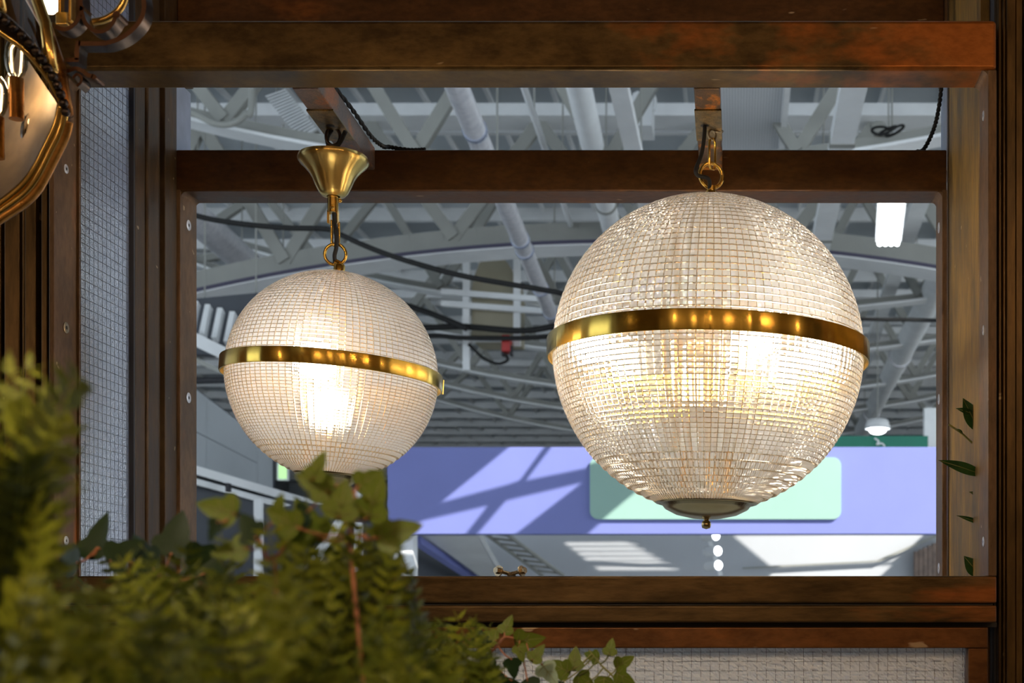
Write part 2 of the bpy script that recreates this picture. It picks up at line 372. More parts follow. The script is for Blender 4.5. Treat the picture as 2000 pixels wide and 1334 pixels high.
def relief(o0, eu, ev, nu, nv, depth, nrm_, rng, sm=0.45, back=0.006):
    """Hammered sheet of glass: a fine grid from o0 along eu and ev, its face dimpled by up to depth along nrm_."""
    o0, eu, ev, nrm_ = Vector(o0), Vector(eu), Vector(ev), Vector(nrm_); m = MB(); h = [[rng.random() for _ in range(nu + 1)] for _ in range(nv + 1)]
    for j in range(nv + 1):
        for i in range(1, nu + 1): h[j][i] = h[j][i] * (1 - sm) + h[j][i - 1] * sm
    vs = [o0 + eu * (i / nu) + ev * (j / nv) + nrm_ * (depth * h[j][i]) for j in range(nv + 1) for i in range(nu + 1)]
    return m.add(vs, [(j * (nu + 1) + i, j * (nu + 1) + i + 1, (j + 1) * (nu + 1) + i + 1, (j + 1) * (nu + 1) + i) for j in range(nv) for i in range(nu)])
# ------------------------------------------------------------------ hall shell (structure)
DECK_H = 4.4
MB().box((-30, -12, -0.1), (30, 48, 0)).build('floor', M['concrete'], props=STRUCT)
MB().box((-15, 15, 0), (-14.7, 44, Z(DECK_H))).build('wall_hall_left', M['hallwall'], props=STRUCT)
MB().box((12, 16, 0), (12.3, 44, Z(DECK_H))).build('wall_hall_right', M['hallwall'], props=STRUCT)
MB().box((-30, 44, 0), (30, 44.3, Z(DECK_H))).build('wall_back', M['hallwall'], props=STRUCT)
# roof deck: one sheet; unseen openings shaped to cast the wanted sun patches
FY = 8.0                                    # the lilac fascia stands here
def to_roof(px, py, Y):
    p = W(px, py, Y); t = (Z(DECK_H) - p.z) / SUN.z
    q = p + SUN * t; return (q.x, q.y)
LIT = [
 ([(862, 981), (1001, 868), (1066, 868), (1015, 938), (992, 946)], FY),
 ([(1028, 938), (1081, 868), (1230, 868), (1180, 905), (1145, 914)], FY),
 ([(928, 1048), (988, 978), (1136, 943), (1000, 1048)], FY),
 ([(800, 1048), (822, 1018), (952, 988), (905, 1048)], FY),
 ([(1140, 1050), (1185, 1010), (1300, 915), (1420, 860), (1850, 860), (1850, 1050)], FY),
]
BY = 10.6                                   # back wall of the lilac stand
for k in range(6):                          # added slots in the deck, shaped to cast sun stripes on the back wall
    y0 = 1060 + k * 9.5; x0 = 1100 + k * 12
    LIT.append(([(x0, y0), (x0 + 120 + k * 4, y0 - 1), (x0 + 150 + k * 4, y0 + 5), (x0 + 12, y0 + 5.5)], BY))
LIT.append(([(1432, 1046), (1806, 1042), (1775, 1072), (1742, 1097), (1505, 1106)], BY))
LIT.append(([(1515, 1113), (1742, 1104), (1716, 1128), (1500, 1128)], BY))
verts = [(-16, -12), (16, -12), (16, 46), (-16, 46)]; edges = [(0, 1), (1, 2), (2, 3), (3, 0)]; polys = []
for poly, Y in LIT:
    q = [to_roof(px, py, Y) for px, py in poly]; polys.append(q)
    o = len(verts); verts += q; edges += [(o + i, o + (i + 1) % len(q)) for i in range(len(q))]
cv, ce, cf, *_ = geometry.delaunay_2d_cdt([Vector(v) for v in verts], edges, [], 0, 1e-5)
def inside(pt, poly):
    c = False
    for i in range(len(poly)):
        (x1, y1), (x2, y2) = poly[i], poly[i - 1]
        if (y1 > pt[1]) != (y2 > pt[1]) and pt[0] < (x2 - x1) * (pt[1] - y1) / (y2 - y1) + x1: c = not c
    return c
deck = MB(); fs = []
for f in cf:
    c = sum((Vector(cv[i]) for i in f), Vector((0, 0))) / len(f)
    if -16 < c.x < 16 and -12 < c.y < 46 and not any(inside(c, q) for q in polys): fs.append(tuple(f))
deck.add([(v[0], v[1], Z(DECK_H)) for v in cv], fs)
deck.build('ceiling', M['deck'], props=STRUCT)
rib = MB()                                   # purlins across the hall and raised seams along it, under the deck
for i in range(26):
    y = 9.2 + i * 1.3; rib.box((-15, y, Z(DECK_H - 0.14)), (15, y + 0.07, Z(DECK_H - 0.002)))
rib.build('trim_1', M['white'], props=STRUCT)
rib = MB()
for i in range(40):
    x = -12 + i * 0.55; rib.box((x, 9, Z(DECK_H - 0.05)), (x + 0.03, 42, Z(DECK_H - 0.002)))
rib.build('trim_2', M['white'], props=STRUCT)
# the stand the camera stands in: side walls, rear wall and roof behind and above the camera
MB().box((-2.6, -2.3, 0), (2.4, -2.2, Z(1.55))).build('wall_rear', M['standwall'], props=STRUCT)
for k in range(9):                           # unseen pale panels added to reflect as upright bars in the brass bands
    MB().box((-2.45 + k * 0.55, -2.2, 0.2), (-2.45 + k * 0.55 + 0.24, -2.17, Z(1.4))).build('trim_%d' % (k + 4), M['reflector'], props=STRUCT)
MB().box((2.35, -2.2, 0), (2.45, 1.75, Z(1.55))).build('wall_right', M['standwall'], props=STRUCT)
MB().box((-2.6, -2.2, 0), (-2.5, 0.9, Z(1.55))).build('wall_left', M['standwall'], props=STRUCT)
MB().box((-2.6, -2.3, Z(1.55)), (2.45, 1.75, Z(1.6))).build('trim_3', M['standwall'], props=STRUCT)

# ------------------------------------------------------------------ roof trusses
def truss(label, Y, h0, x0, c, xa, xb, top, period, phase, webh=0.09, flange=0.2, mem=0.085, arch=False):
    fn = lambda x: h0 + c * (x - x0) ** 2
    t = thing('roof_truss', label, 'roof truss', (0, Y, Z(h0)), 'white roof trusses across the hall')
    n = 40; xs = [xa + (xb - xa) * i / n for i in range(n + 1)]
    m = MB()
    for i in range(n):
        a, b = xs[i], xs[i + 1]; pa, pb = Vector((a, Y, Z(fn(a)))), Vector((b, Y, Z(fn(b))))
        m.bar(pa, pb, 0.022, flange)
    m.build('bottom_flange', M['white'], t)
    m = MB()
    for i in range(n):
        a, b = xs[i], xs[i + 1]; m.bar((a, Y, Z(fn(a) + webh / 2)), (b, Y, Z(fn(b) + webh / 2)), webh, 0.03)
    m.build('bottom_chord_web', M['cream'], t)  # white paint too: darker because the web's shade is put into the colour
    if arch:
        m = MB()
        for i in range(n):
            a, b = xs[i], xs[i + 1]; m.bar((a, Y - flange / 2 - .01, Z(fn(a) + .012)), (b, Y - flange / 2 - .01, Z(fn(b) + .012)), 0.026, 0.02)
        m.build('shaded_lip', M['lip'], t)  # dark strip added for the shadow line at the flange's front edge
    MB().box((xa, Y - flange / 2, Z(top)), (xb, Y + flange / 2, Z(top + 0.1))).build('top_chord', M['white'], t)
    x = xa + phase; up = True
    while x < xb - period / 2:
        a = (x, Y, Z(fn(x) + webh * 0.7)); b = (x + period / 2, Y, Z(top))
        if not up: a = (x, Y, Z(top)); b = (x + period / 2, Y, Z(fn(x + period / 2) + webh * 0.7))
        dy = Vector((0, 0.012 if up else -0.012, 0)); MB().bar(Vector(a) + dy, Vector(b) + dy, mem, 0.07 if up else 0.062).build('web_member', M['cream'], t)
        x += period / 2; up = not up
    return t
truss('nearest white roof truss, its sagging bottom chord crossing above the rear brass rail', 9.0, 2.97, -0.9, 0.045, -6.2, 3.4, 4.15, 1.28, 0.2, 0.10, 0.22)
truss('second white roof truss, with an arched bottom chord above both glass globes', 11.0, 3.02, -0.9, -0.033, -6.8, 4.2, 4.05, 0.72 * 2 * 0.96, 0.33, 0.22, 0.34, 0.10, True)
for Y, h0, lab in ((12.9, 2.90, 'third white roof truss from the front, just below the arched one'), (15.0, 2.88, 'fourth white roof truss from the front, level with the brass bands of the globes'),
                   (17.3, 2.84, 'fifth white roof truss from the front, seen between the two globes'), (19.5, 2.86, 'sixth white roof truss from the front, above the far one'),
                   (22.0, 2.86, 'farthest white roof truss, low over the lilac fascia')):
    truss(lab, Y, h0, -0.3, 0.032, -12, 7.5, 4.1, 1.15, 0.2 + (Y % 1), 0.08, 0.18, 0.075)

# ------------------------------------------------------------------ pipes, ducts and lights under the roof
def hang(t, p, top=None):
    MB().tube([p, Vector((p.x, p.y, top or Z(DECK_H)))], 0.006, 6).build('hanger_rod', M['cream'], t)
def run(name, label, cat, p, q, r, mat, clamps=(), seg=20, cm='steel', square=None):
    t = thing(name, label, cat, (p + q) / 2)
    if square: MB().bar(p, q, square[0], square[1], (0, 0, 1)).build('casing', M[mat], t)
    else: MB().tube([p, q], r, seg).build('pipe', M[mat], t, smooth='auto')
    for k in (0.25, 0.8): hang(t, p.lerp(q, k))
    for k in clamps:
        c = p.lerp(q, k); d = (q - p).normalized()
        if square: MB().bar(c - d * 0.03, c + d * 0.03, square[0] * 1.08, square[1] * 1.08, (0, 0, 1)).build('collar', M[cm], t)
        else: MB().tube([c - d * 0.02, c + d * 0.02], r * 1.12, seg).build('collar', M[cm], t, smooth='auto')
    return t
run('duct', 'long shiny galvanised duct sloping between the two globes', 'duct', WH(876, 130, 2.68), WH(1108, 690, 2.68), 0.062, 'steel', (0.12, 0.42, 0.46, 0.62, 0.74), 24, 'strip')
run('water_pipe', 'thick white pipe running away at the right beside the big globe', 'pipe', WH(1880, 460, 3.15), WH(1667, 872, 3.05), 0.125, 'white', (0.38, 0.70, 0.86))
run('water_pipe', 'wide white pipe with a collar, above the left of the big globe', 'pipe', WH(1122, 130, 3.15), WH(1195, 450, 3.15), 0.078, 'white', (0.40, 0.78), 20, 'cream')
run('conduit_pipe', 'thin white pipe just right of the shiny duct', 'pipe', WH(1010, 130, 3.2), WH(1115, 440, 3.2), 0.022, 'white', ())
run('duct', 'bluish round duct behind the truss at the far left', 'duct', WH(340, 388, 3.2), WH(500, 530, 3.2), 0.125, 'steel', ())
run('cable_tray', 'broad white trunking sloping down behind the big globe on the right', 'trunking', WH(1672, 140, 2.7), WH(1598, 500, 2.7), 0, 'white', (0.28, 0.85), square=(0.135, 0.07), cm='cream')
run('cable_tray', 'white trunking in front of the small ceiling bracket, left of the right hanging arm', 'trunking', WH(1200, 130, 2.8), WH(1262, 400, 2.8), 0, 'white', (), square=(0.10, 0.06))
run('cable_tray', 'white trunking beyond the fluorescent light at the upper right', 'trunking', WH(1818, 330, 3.2), WH(1640, 850, 3.2), 0, 'white', (0.72,), square=(0.13, 0.07))
# fluorescent light
a = WH(1743, 385, 2.9); b = WH(1735, 476, 2.9)
t = thing('fluorescent_light', 'lit white fluorescent ceiling light at the upper right of the opening', 'ceiling light', (a + b) / 2)
MB().bar(a + Vector((0, 0, .04)), b + Vector((0, 0, .04)), 0.20, 0.05, (0, 0, 1)).build('housing', M['white'], t)
for k in range(4):
    dx = Vector(((k - 1.5) * 0.045, 0, 0)); MB().tube([a + dx, b + dx], 0.02, 10).build('tube', M['tube'], t, smooth='auto')
for q in (a, b): hang(t, q.lerp((a + b) / 2, 0.2) + Vector((0, 0, .06)))
# perforated panel
t = thing('acoustic_panel', 'white perforated panel hung above the big globe, right of its arm', 'panel', (0.06, 8.8, Z(3.3)))
MB().box((-0.19, 7.9, Z(3.3)), (0.292, 9.55, Z(3.36))).build('perforated_sheet', M['perf'], t)
MB().box((0.292, 7.9, Z(3.27)), (0.33, 9.55, Z(3.40))).build('edge_rail', M['white'], t)
# small white box with loops near the right arm
t = thing('ceiling_bracket', 'small white junction box with bent pipes under the roof, left of the right arm', 'bracket', W(1255, 225, 9.6))
MB().box(W(1236, 245, 9.6), W(1278, 212, 9.9)).build('box', M['white'], t)
for px in (1238, 1262):
    MB().tube(smooth_path([W(px, 215, 9.7), W(px - 2, 195, 9.7), W(px + 8, 182, 9.7), W(px + 16, 195, 9.7), W(px + 14, 215, 9.7)]), 0.018, 8).build('bent_pipe', M['white'], t, smooth=True)
# conduit with bend
m = MB().tube(smooth_path([W(496, -122, 8.7), W(492, 190, 8.7), W(480, 222, 8.7), W(455, 241, 8.7), W(420, 241, 8.7), W(380, 222, 8.7), W(300, 195, 8.7)]), 0.022, 10)
m.build('conduit_pipe', M['cream'], smooth=True, props=P('cream pipe bending to the left under the roof at the upper left', 'pipe'))
# louvred roof panel at upper left
t = thing('louvre_panel', 'slanted white louvred panel under the roof left of the small pendant arm', 'vent', W(575, 225, 10))
p0, p1, p2, p3 = W(520, 190, 10.2), W(560, 176, 10.2), W(622, 255, 10.2), W(588, 275, 10.2)
MB().prism([p0, p1, p2, p3], (0, 0.05, 0)).build('backing', M['cream'], t)
for k in range(17):
    f = (k + 0.5) / 17; MB().bar(p0.lerp(p3, f) + Vector((0, -.02, 0)), p1.lerp(p2, f) + Vector((0, -.02, 0)), 0.011, 0.035).build('slat', M['white'], t)
hang(t, p0.lerp(p1, .5)); hang(t, p2.lerp(p3, .5))
# beige machine in its hanging frame with chain hoist
Y = 12.2
t = thing('ventilation_unit', 'beige ventilation unit with a rounded top hung in a white frame between the globes', 'ventilation unit', W(965, 600, Y))
MB().prism([W(921, 662, Y), W(1008, 662, Y), W(1008, 560, Y), W(1003, 535, Y), W(992, 514, Y), W(978, 500, Y), W(950, 500, Y), W(936, 514, Y), W(926, 540, Y), W(921, 565, Y)], (0, 0.5, 0)).build('casing', M['beige'], t)
for px in (911, 1010):
    MB().bar(W(px, 480, Y - .06), W(px, 724 if px < 1000 else 676, Y - .06), 0.06, 0.05).build('hanger', M['white'], t)
for py in (578, 601):
    MB().bar(W(862, py - 8, Y - .1), W(1072, py + 8, Y - .1), 0.05, 0.05).build('cross_rail', M['white'], t)
MB().bar(W(917, 664, Y - .05), W(1010, 664, Y - .05), 0.03, 0.06).build('tray_edge', M['white'], t)
t = thing('chain_hoist', 'small red hoist hanging under the beige ventilation unit', 'hoist', W(990, 680, Y - .2))
MB().box(W(979, 686, Y - .25), W(1001, 660, Y - .1)).build('body', M['red'], t, bevel=0.01)
for px in (983, 999):
    MB().box(W(px - 4, 694, Y - .22), W(px + 4, 678, Y - .14)).build('hook', M['hole'], t, bevel=0.005)
MB().tube(smooth_path([W(988, 692, Y - .2), W(992, 702, Y - .2), W(984, 708, Y - .2), W(970, 710, Y - .2), W(945, 700, Y - .2), W(925, 682, Y - .2), W(915, 672, Y - .2)]), 0.014, 8).build('hanging_cable', M['cable'], t, smooth=True)
# black cables
def cable(label, pts, Y, r, group=None, name='power_cable'):
    return MB().tube(smooth_path([W(x, y, Y) for x, y in pts]), r, 8).build(name, M['cable'], smooth=True, props=P(label, 'cable', group))
cable('thick black cable sagging behind the small globe from left to right', [(268, -600), (272, 200), (300, 385), (383, 421), (470, 437), (560, 445), (635, 447), (660, 456), (730, 487), (800, 511), (900, 538), (1000, 556), (1060, 566), (1110, 578), (1180, 620)], 6.4, 0.013)
cable('black cable running level behind the big globe at its right', [(1600, 618), (1690, 623), (1760, 624), (1880, 620), (1925, 560), (1935, -138)], 8.6, 0.013)
cable('upper of the two level black cables between the globes', [(770, 634), (830, 640), (905, 638), (1020, 646), (1100, 634), (1200, 620)], 11.9, 0.028)
cable('lower of the two level black cables between the globes', [(770, 660), (850, 656), (910, 660), (1030, 660), (1120, 652)], 11.9, 0.022)
cable('short slanting black cable right of the small globe, above the level cables', [(790, 595), (840, 612), (890, 632), (912, 642)], 11.8, 0.026)
m = MB()
for k in range(3):
    c = W(1720 + k * 14, 255, 8.96); m.tube([c + Vector((0.06 * math.cos(a * PI / 8), 0.02 * math.sin(a * PI / 8), 0.033 * math.sin(a * PI / 8 + k))) for a in range(16)], 0.009, 6, closed=True)
m.build('cable_coil', M['cable'], smooth=True, props=P('coil of black cable lying on the nearest truss at the upper right', 'cable coil'))
# vent with curved fins, left
t = thing('air_grille', 'white air grille with curved fins beside the left edge of the rear frame', 'vent', W(420, 640, 9.5))
MB().prism([W(360, 585, 9.6), W(520, 570, 9.6), W(540, 700, 9.6), W(360, 690, 9.6)], (0, 0.1, 0)).build('dark_backing', M['dark'], t)
for k in range(6):
    x = 378 + k * 24; y = 628 + k * 7
    MB().bar(W(x + 6, y - 36, 9.45), W(x - 6, y + 22, 9.35), 0.035, 0.06).build('fin', M['white'], t)
MB().bar(W(350, 648, 9.2), W(470, 706, 9.2), 0.085, 0.12).build('lower_rail', M['white'], t)
for px in (400, 500): hang(t, W(px, 590, 9.65))
MB().bar(W(350, 690, 9.0), W(470, 742, 9.0), 0.03, 0.12).build('under_rail', M['cream'], t)

# ------------------------------------------------------------------ white panelled stand at the left, dark one under it
t = thing('panelled_bulkhead', 'white panelled bulkhead with sloping joints left of the small globe', 'bulkhead', W(450, 850, 8.5))
def quad(mb, pts, th=0.05): mb.prism(pts, (0, th, 0))
QA = [W(300, 700, 8.0), W(300, 900, 8.0), W(528, 962, 9.6), W(528, 872, 9.6)]
def lerpq(u, v): return QA[0].lerp(QA[3], u).lerp(QA[1].lerp(QA[2], u), v)
for (u0, u1, v0, v1) in ((0.0, 0.40, 0.0, 0.50), (0.41, 0.86, 0.0, 0.50), (0.87, 1.0, 0.0, 1.0), (0.0, 0.40, 0.515, 1.0), (0.41, 0.86, 0.515, 1.0)):
    m = MB(); quad(m, [lerpq(u0, v0), lerpq(u0, v1), lerpq(u1, v1), lerpq(u1, v0)], 0.06); m.build('panel', M['bulk'], t)
m = MB(); quad(m, [lerpq(0, 0) + Vector((0, .05, 0)), lerpq(0, 1) + Vector((0, .05, 0)), lerpq(1, 1) + Vector((0, .05, 0)), lerpq(1, 0) + Vector((0, .05, 0))], 0.05); m.build('backing', M['dark'], t)
MB().tube([W(350, 744, 8.2), W(470, 742, 8.2)], 0.02, 10).build('pipe_rail', M['hole'], t, smooth='auto')
t = thing('dark_stand', 'dark grey exhibition stand under the white bulkhead at the left', 'exhibition stand', W(560, 1060, 8.2))
MB().prism([W(280, 935, 7.6), W(280, 1230, 7.6), W(752, 1230, 9.4), W(752, 1004, 9.4)], (0, 0.1, 0)).build('dark_wall', M['dark'], t)
MB().bar(W(280, 888, 7.5), W(700, 1010, 9.3), 0.05, 0.05).build('rail', M['white'], t)
MB().bar(W(280, 912, 7.5), W(700, 1028, 9.3), 0.035, 0.05).build('rail', M['white'], t)
for px, y0 in ((505, 975), (700, 1020)):
    MB().bar(W(px, y0, 8.1), W(px, 1685, 8.1), 0.045, 0.04).build('upright', M['white'], t)
MB().bar(W(505, 1258, 8.06), W(703, 962, 8.06), 0.05, 0.05).build('brace', M['white'], t)
MB().box(W(440, 960, 7.9), W(452, 945, 7.95)).build('clamp', M['hole'], t)
t = thing('exit_sign', 'small lit green exit sign below left of the small globe', 'sign', W(553, 921, 11))
MB().box(W(541, 938, 11.0), W(565, 905, 11.05)).build('housing', M['white'], t)
MB().box(W(544, 934, 10.97), W(560, 908, 11.0)).build('lit_face', M['exit'], t)
hang(t, W(553, 905, 11.02))
# lilac stand
t = thing('lilac_fascia', 'long lilac blue fascia board of a far stand, striped with sunlight', 'fascia board', W(1290, 960, FY))
MB().box(W(756, 1043, FY), W(1920, 873, FY) + Vector((0, 0.12, 0))).build('board', M['purple'], t, bevel=0.004)
def rrect(px0, py0, px1, py1, Y, r, th):
    pts = []
    for cx, cy, a0 in ((px1 - r, py0 + r, 0), (px0 + r, py0 + r, 90), (px0 + r, py1 - r, 180), (px1 - r, py1 - r, 270)):
        for k in range(7):
            a = math.radians(a0 + 15 * k); pts.append(W(cx + r * math.cos(a), cy - r * math.sin(a), Y))
    return MB().prism(pts, (0, th, 0))
rrect(1152, 893, 1643, 1014, FY - 0.03, 16, 0.03).build('sign_plaque', M['mint'], t, props={'label': 'mint green plaque with rounded corners'})
t = thing('lilac_stand', 'white stand walls and column under the lilac fascia', 'exhibition stand', W(1300, 1110, BY))
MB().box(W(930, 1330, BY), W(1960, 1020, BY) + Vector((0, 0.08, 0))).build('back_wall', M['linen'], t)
MB().box(W(768, 1690, FY + 0.125), W(816, 1042, FY + 0.25)).build('column', M['white'], t, bevel=0.005)
MB().prism([W(817, 1046, FY + .3), W(935, 1046, FY + .3), W(1010, 1180, BY - .05), W(930, 1132, BY - .3)], (0.02, 0.05, 0)).build('side_wall', M['white'], t)
MB().bar(W(815, 1056, FY + .25), W(950, 1146, BY - .35), 0.045, 0.05).build('edge_trim', M['purple'], t, props={'label': 'lilac edge trim'})
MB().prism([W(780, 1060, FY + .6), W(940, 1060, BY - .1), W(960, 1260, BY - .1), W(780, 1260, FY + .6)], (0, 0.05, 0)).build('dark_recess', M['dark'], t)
for k in range(7):
    x = 1786 + k * 9; MB().box(W(x, 1240, BY - .12), W(x + 6, 1078 - k * 4, BY - .06)).build('slat', M['wood'], t)
MB().bar(W(1450, 1110, BY - .05), W(1715, 1096, BY - .05), 0.012, 0.03).build('seam', M['cream'], t)
MB().bar(W(1715, 1096, BY - .05), W(1830, 1046, BY - .05), 0.02, 0.03).build('seam', M['cream'], t)
# lattice lighting truss in that stand
t = thing('lattice_truss', 'short grey lattice truss hanging under the lilac fascia', 'lighting truss', W(1020, 1090, 9.0))
for dx in (0, 40):
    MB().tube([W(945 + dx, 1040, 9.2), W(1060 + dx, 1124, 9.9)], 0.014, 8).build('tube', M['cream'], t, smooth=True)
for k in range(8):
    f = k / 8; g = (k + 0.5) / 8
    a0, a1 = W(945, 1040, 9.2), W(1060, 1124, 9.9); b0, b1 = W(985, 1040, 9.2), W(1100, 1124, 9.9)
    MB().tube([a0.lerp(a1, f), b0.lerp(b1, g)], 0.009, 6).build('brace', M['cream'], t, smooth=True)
t = thing('spotlight_cluster', 'row of small lit white spotlights below the finial of the big globe', 'spotlight', W(1395, 1080, 9.4))
MB().bar(W(1380, 1036, 9.5), W(1408, 1124, 9.5), 0.03, 0.03).build('pole', M['white'], t)
for x, y in ((1398, 1046), (1402, 1076), (1403, 1104)):
    a = W(x - 22, y + 2, 9.4); b = W(x, y, 9.3); MB().tube([a, b], 0.036, 14).build('spot_head', M['white'], t, smooth='auto')
    d = (b - a).normalized(); MB().tube([b - d * 0.002, b + d * 0.006], 0.031, 14).build('lens', M['spotglow'], t, smooth='auto')
t = thing('green_banner', 'dark green banner behind the top right of the lilac fascia', 'banner', W(1730, 862, 11.2))
MB().box(W(1600, 900, 11.2), W(1811, 853, 11.25)).build('board', M['green'], t)
for px in (1640, 1795): MB().box((px2x(px, 11.3) - .02, 11.25, 0), (px2x(px, 11.3) + .02, 11.29, py2z(875, 11.2))).build('post', M['white'], t)
MB().tube(smooth_path([W(1708, 856, 11.17), W(1716, 862, 11.17), W(1713, 868, 11.17), W(1722, 866, 11.17), W(1728, 872, 11.17)]), 0.008, 8).build('emblem', M['white'], t, smooth=True, props={'label': 'white squiggle on the banner'})
t = thing('high_bay_lamp', 'small round lit lamp just above the green banner', 'ceiling light', W(1714, 838, 13))
MB().lathe([(0.0, 0.10), (0.10, 0.09), (0.13, 0.0), (0.12, 0.0)], W(1714, 838, 13), 24).build('shade', M['white'], t, smooth=True)
hang(t, W(1714, 838, 13) + Vector((0, 0, .09))); MB().ball(W(1714, 840, 13), 0.085, 14, (1, 1, 0.5)).build('bulb', M['tube'], t, smooth=True)
MB().box(Vector((px2x(1806, 11.6), 11.6, 0)), W(1880, 800, 11.7)).build('partition_panel', M['white'], props=P('white partition panel right of the green banner', 'panel'))
MB().box(Vector((-6.5, 7.9, Z(0.55))), Vector((-3.76, 8.0, Z(1.02)))).build('lilac_board', M['purple'], props=P('lilac board seen blurred through the left wired glass', 'board'))

# ------------------------------------------------------------------ brass framework
Y1, Y1b, Y2, Y2b = 1.765, 1.83, 2.12, 2.185
def face(px0, py0, px1, py1, Y, Yb): return MB().box((px2x(px0, Y), Y, py2z(py1, Y)), (px2x(px1, Y), Yb, py2z(py0, Y)))
def screw_on(p, n, parent, r=0.006, mat='screw'):
    """Countersunk socket screw with its face towards n."""
    n = Vector(n); a = Vector((0, 0, 1)) if abs(n.z) < 0.9 else Vector((1, 0, 0)); u = n.cross(a).normalized(); v = n.cross(u)
    c = lambda rr, h: [p + n * h + (u * math.cos(2 * PI * k / 20) + v * math.sin(2 * PI * k / 20)) * rr for k in range(20)]
    m = MB(); rs = [(r, -0.001), (r, 0.0006), (r * 0.92, 0.0010), (r * 0.34, 0.0010), (r * 0.34, -0.001)]
    vs = [q for rr, h in rs for q in c(rr, h)]; fs = []
    for i in range(len(rs) - 1): fs += [(i * 20 + k, i * 20 + (k + 1) % 20, (i + 1) * 20 + (k + 1) % 20, (i + 1) * 20 + k) for k in range(20)]
    m.add(vs, fs); s = m.build('screw', M[mat], parent, smooth='auto')
    MB().add(c(r * 0.36, 0.0004), [tuple(range(20))]).build('socket', M['hole'], s)
    return s
# front frame
fx0, fx1 = px2x(95, Y1), px2x(1947, Y1)
t = thing('front_frame', 'big patinated brass frame nearest the camera, around both globes', 'frame', (0, Y1, CZ - 0.1))
face(95, 38, 1947, 136, Y1, Y1b).build('top_rail', M['beam'], t, bevel=0.006, seg=4)
sL = MB().box((fx0, Y1, py2z(1125, Y1)), (px2x(105, Y1), Y1b, py2z(136, Y1))).build('stile', M['stile'], t, bevel=0.0015)
sR = MB().box((px2x(1930, Y1), Y1, py2z(1125, Y1)), (fx1, Y1b, py2z(136, Y1))).build('stile', M['stile'], t, bevel=0.0015)
face(95, 1125, 1947, 1178, Y1, Y1b).build('bottom_rail', M['rail'], t, bevel=0.003, seg=3)
face(95, 1182, 1947, 1216, Y1 + 0.001, Y1b).build('bottom_rail', M['rail'], t, bevel=0.003, seg=3)
MB().box((fx0 + .004, Y1 + .006, py2z(1184, Y1)), (fx1 - .004, Y1b - .004, py2z(1176, Y1))).build('rail_joint', M['hole'], t)
for py in (640, 1056, 330):
    screw_on(Vector((px2x(105, Y1), 1.797, py2z(py, 1.797))), (1, 0, 0), sL, 0.0062 if py != 640 else 0.0075, 'screw' if py != 640 else 'zinc')
for py in (226, 645, 1058):
    screw_on(Vector((px2x(1930, Y1), 1.797, py2z(py, 1.797))), (-1, 0, 0), sR, 0.0068)
# weld fillets in the upper corners
for xx, sgn in ((px2x(105, Y1), 1), (px2x(1930, Y1), -1)):
    zt = py2z(136, Y1); pts = [Vector((xx, Y1 + .003, zt))] + [Vector((xx + sgn * (0.008 - 0.008 * math.cos(a * PI / 12)), Y1 + .003, zt - 0.008 + 0.008 * math.sin(a * PI / 12))) for a in range(0, 7)]
    MB().prism(pts, (0, 0.058, 0)).build('weld', M['stile'], t)
# rear frame
t = thing('rear_frame', 'inner patinated brass frame behind the globes', 'frame', (0, Y2, CZ))
face(342, 292, 1850, 373, Y2, Y2b).build('top_rail', M['rust'], t, bevel=0.003, seg=3)
rL = MB().box((px2x(342, Y2), Y2, py2z(1190, Y2)), (px2x(352, Y2), Y2b, py2z(370, Y2))).build('stile', M['stile'], t, bevel=0.001)
rR = MB().box((px2x(1840, Y2), Y2, py2z(1190, Y2)), (px2x(1850, Y2), Y2b, py2z(370, Y2))).build('stile', M['stile'], t, bevel=0.001)
face(345, 1165, 1850, 1230, Y2, Y2b).build('bottom_rail', M['rust'], t, bevel=0.003)
for py in (440, 777): screw_on(Vector((px2x(352, Y2), 2.152, py2z(py, 2.152))), (1, 0, 0), rL, 0.0085)
for py in (445, 780, 1110): screw_on(Vector((px2x(1840, Y2), 2.152, py2z(py, 2.152))), (-1, 0, 0), rR, 0.0085)
for xx, sgn in ((px2x(352, Y2), 1), (px2x(1840, Y2), -1)):
    zt = py2z(373, Y2); pts = [Vector((xx, Y2 + .003, zt))] + [Vector((xx + sgn * (0.009 - 0.009 * math.cos(a * PI / 12)), Y2 + .003, zt - 0.009 + 0.009 * math.sin(a * PI / 12))) for a in range(0, 7)]
    MB().prism(pts, (0, 0.058, 0)).build('weld', M['stile'], t)
# upper rear frame
t = thing('upper_rear_frame', 'rust brown beam at the very top, behind the front frame', 'frame', (0, Y2, Z(0.95)))
face(345, -120, 1845, 100, Y2, Y2b).build('bottom_rail', M['rust'], t, bevel=0.003)
MB().box((px2x(330, Y2), Y2, Z(0.86)), (px2x(345, Y2), Y2b, Z(1.25))).build('stile', M['stile'], t)
MB().box((px2x(1845, Y2), Y2, Z(0.86)), (px2x(1858, Y2), Y2b, Z(1.25))).build('stile', M['stile'], t)
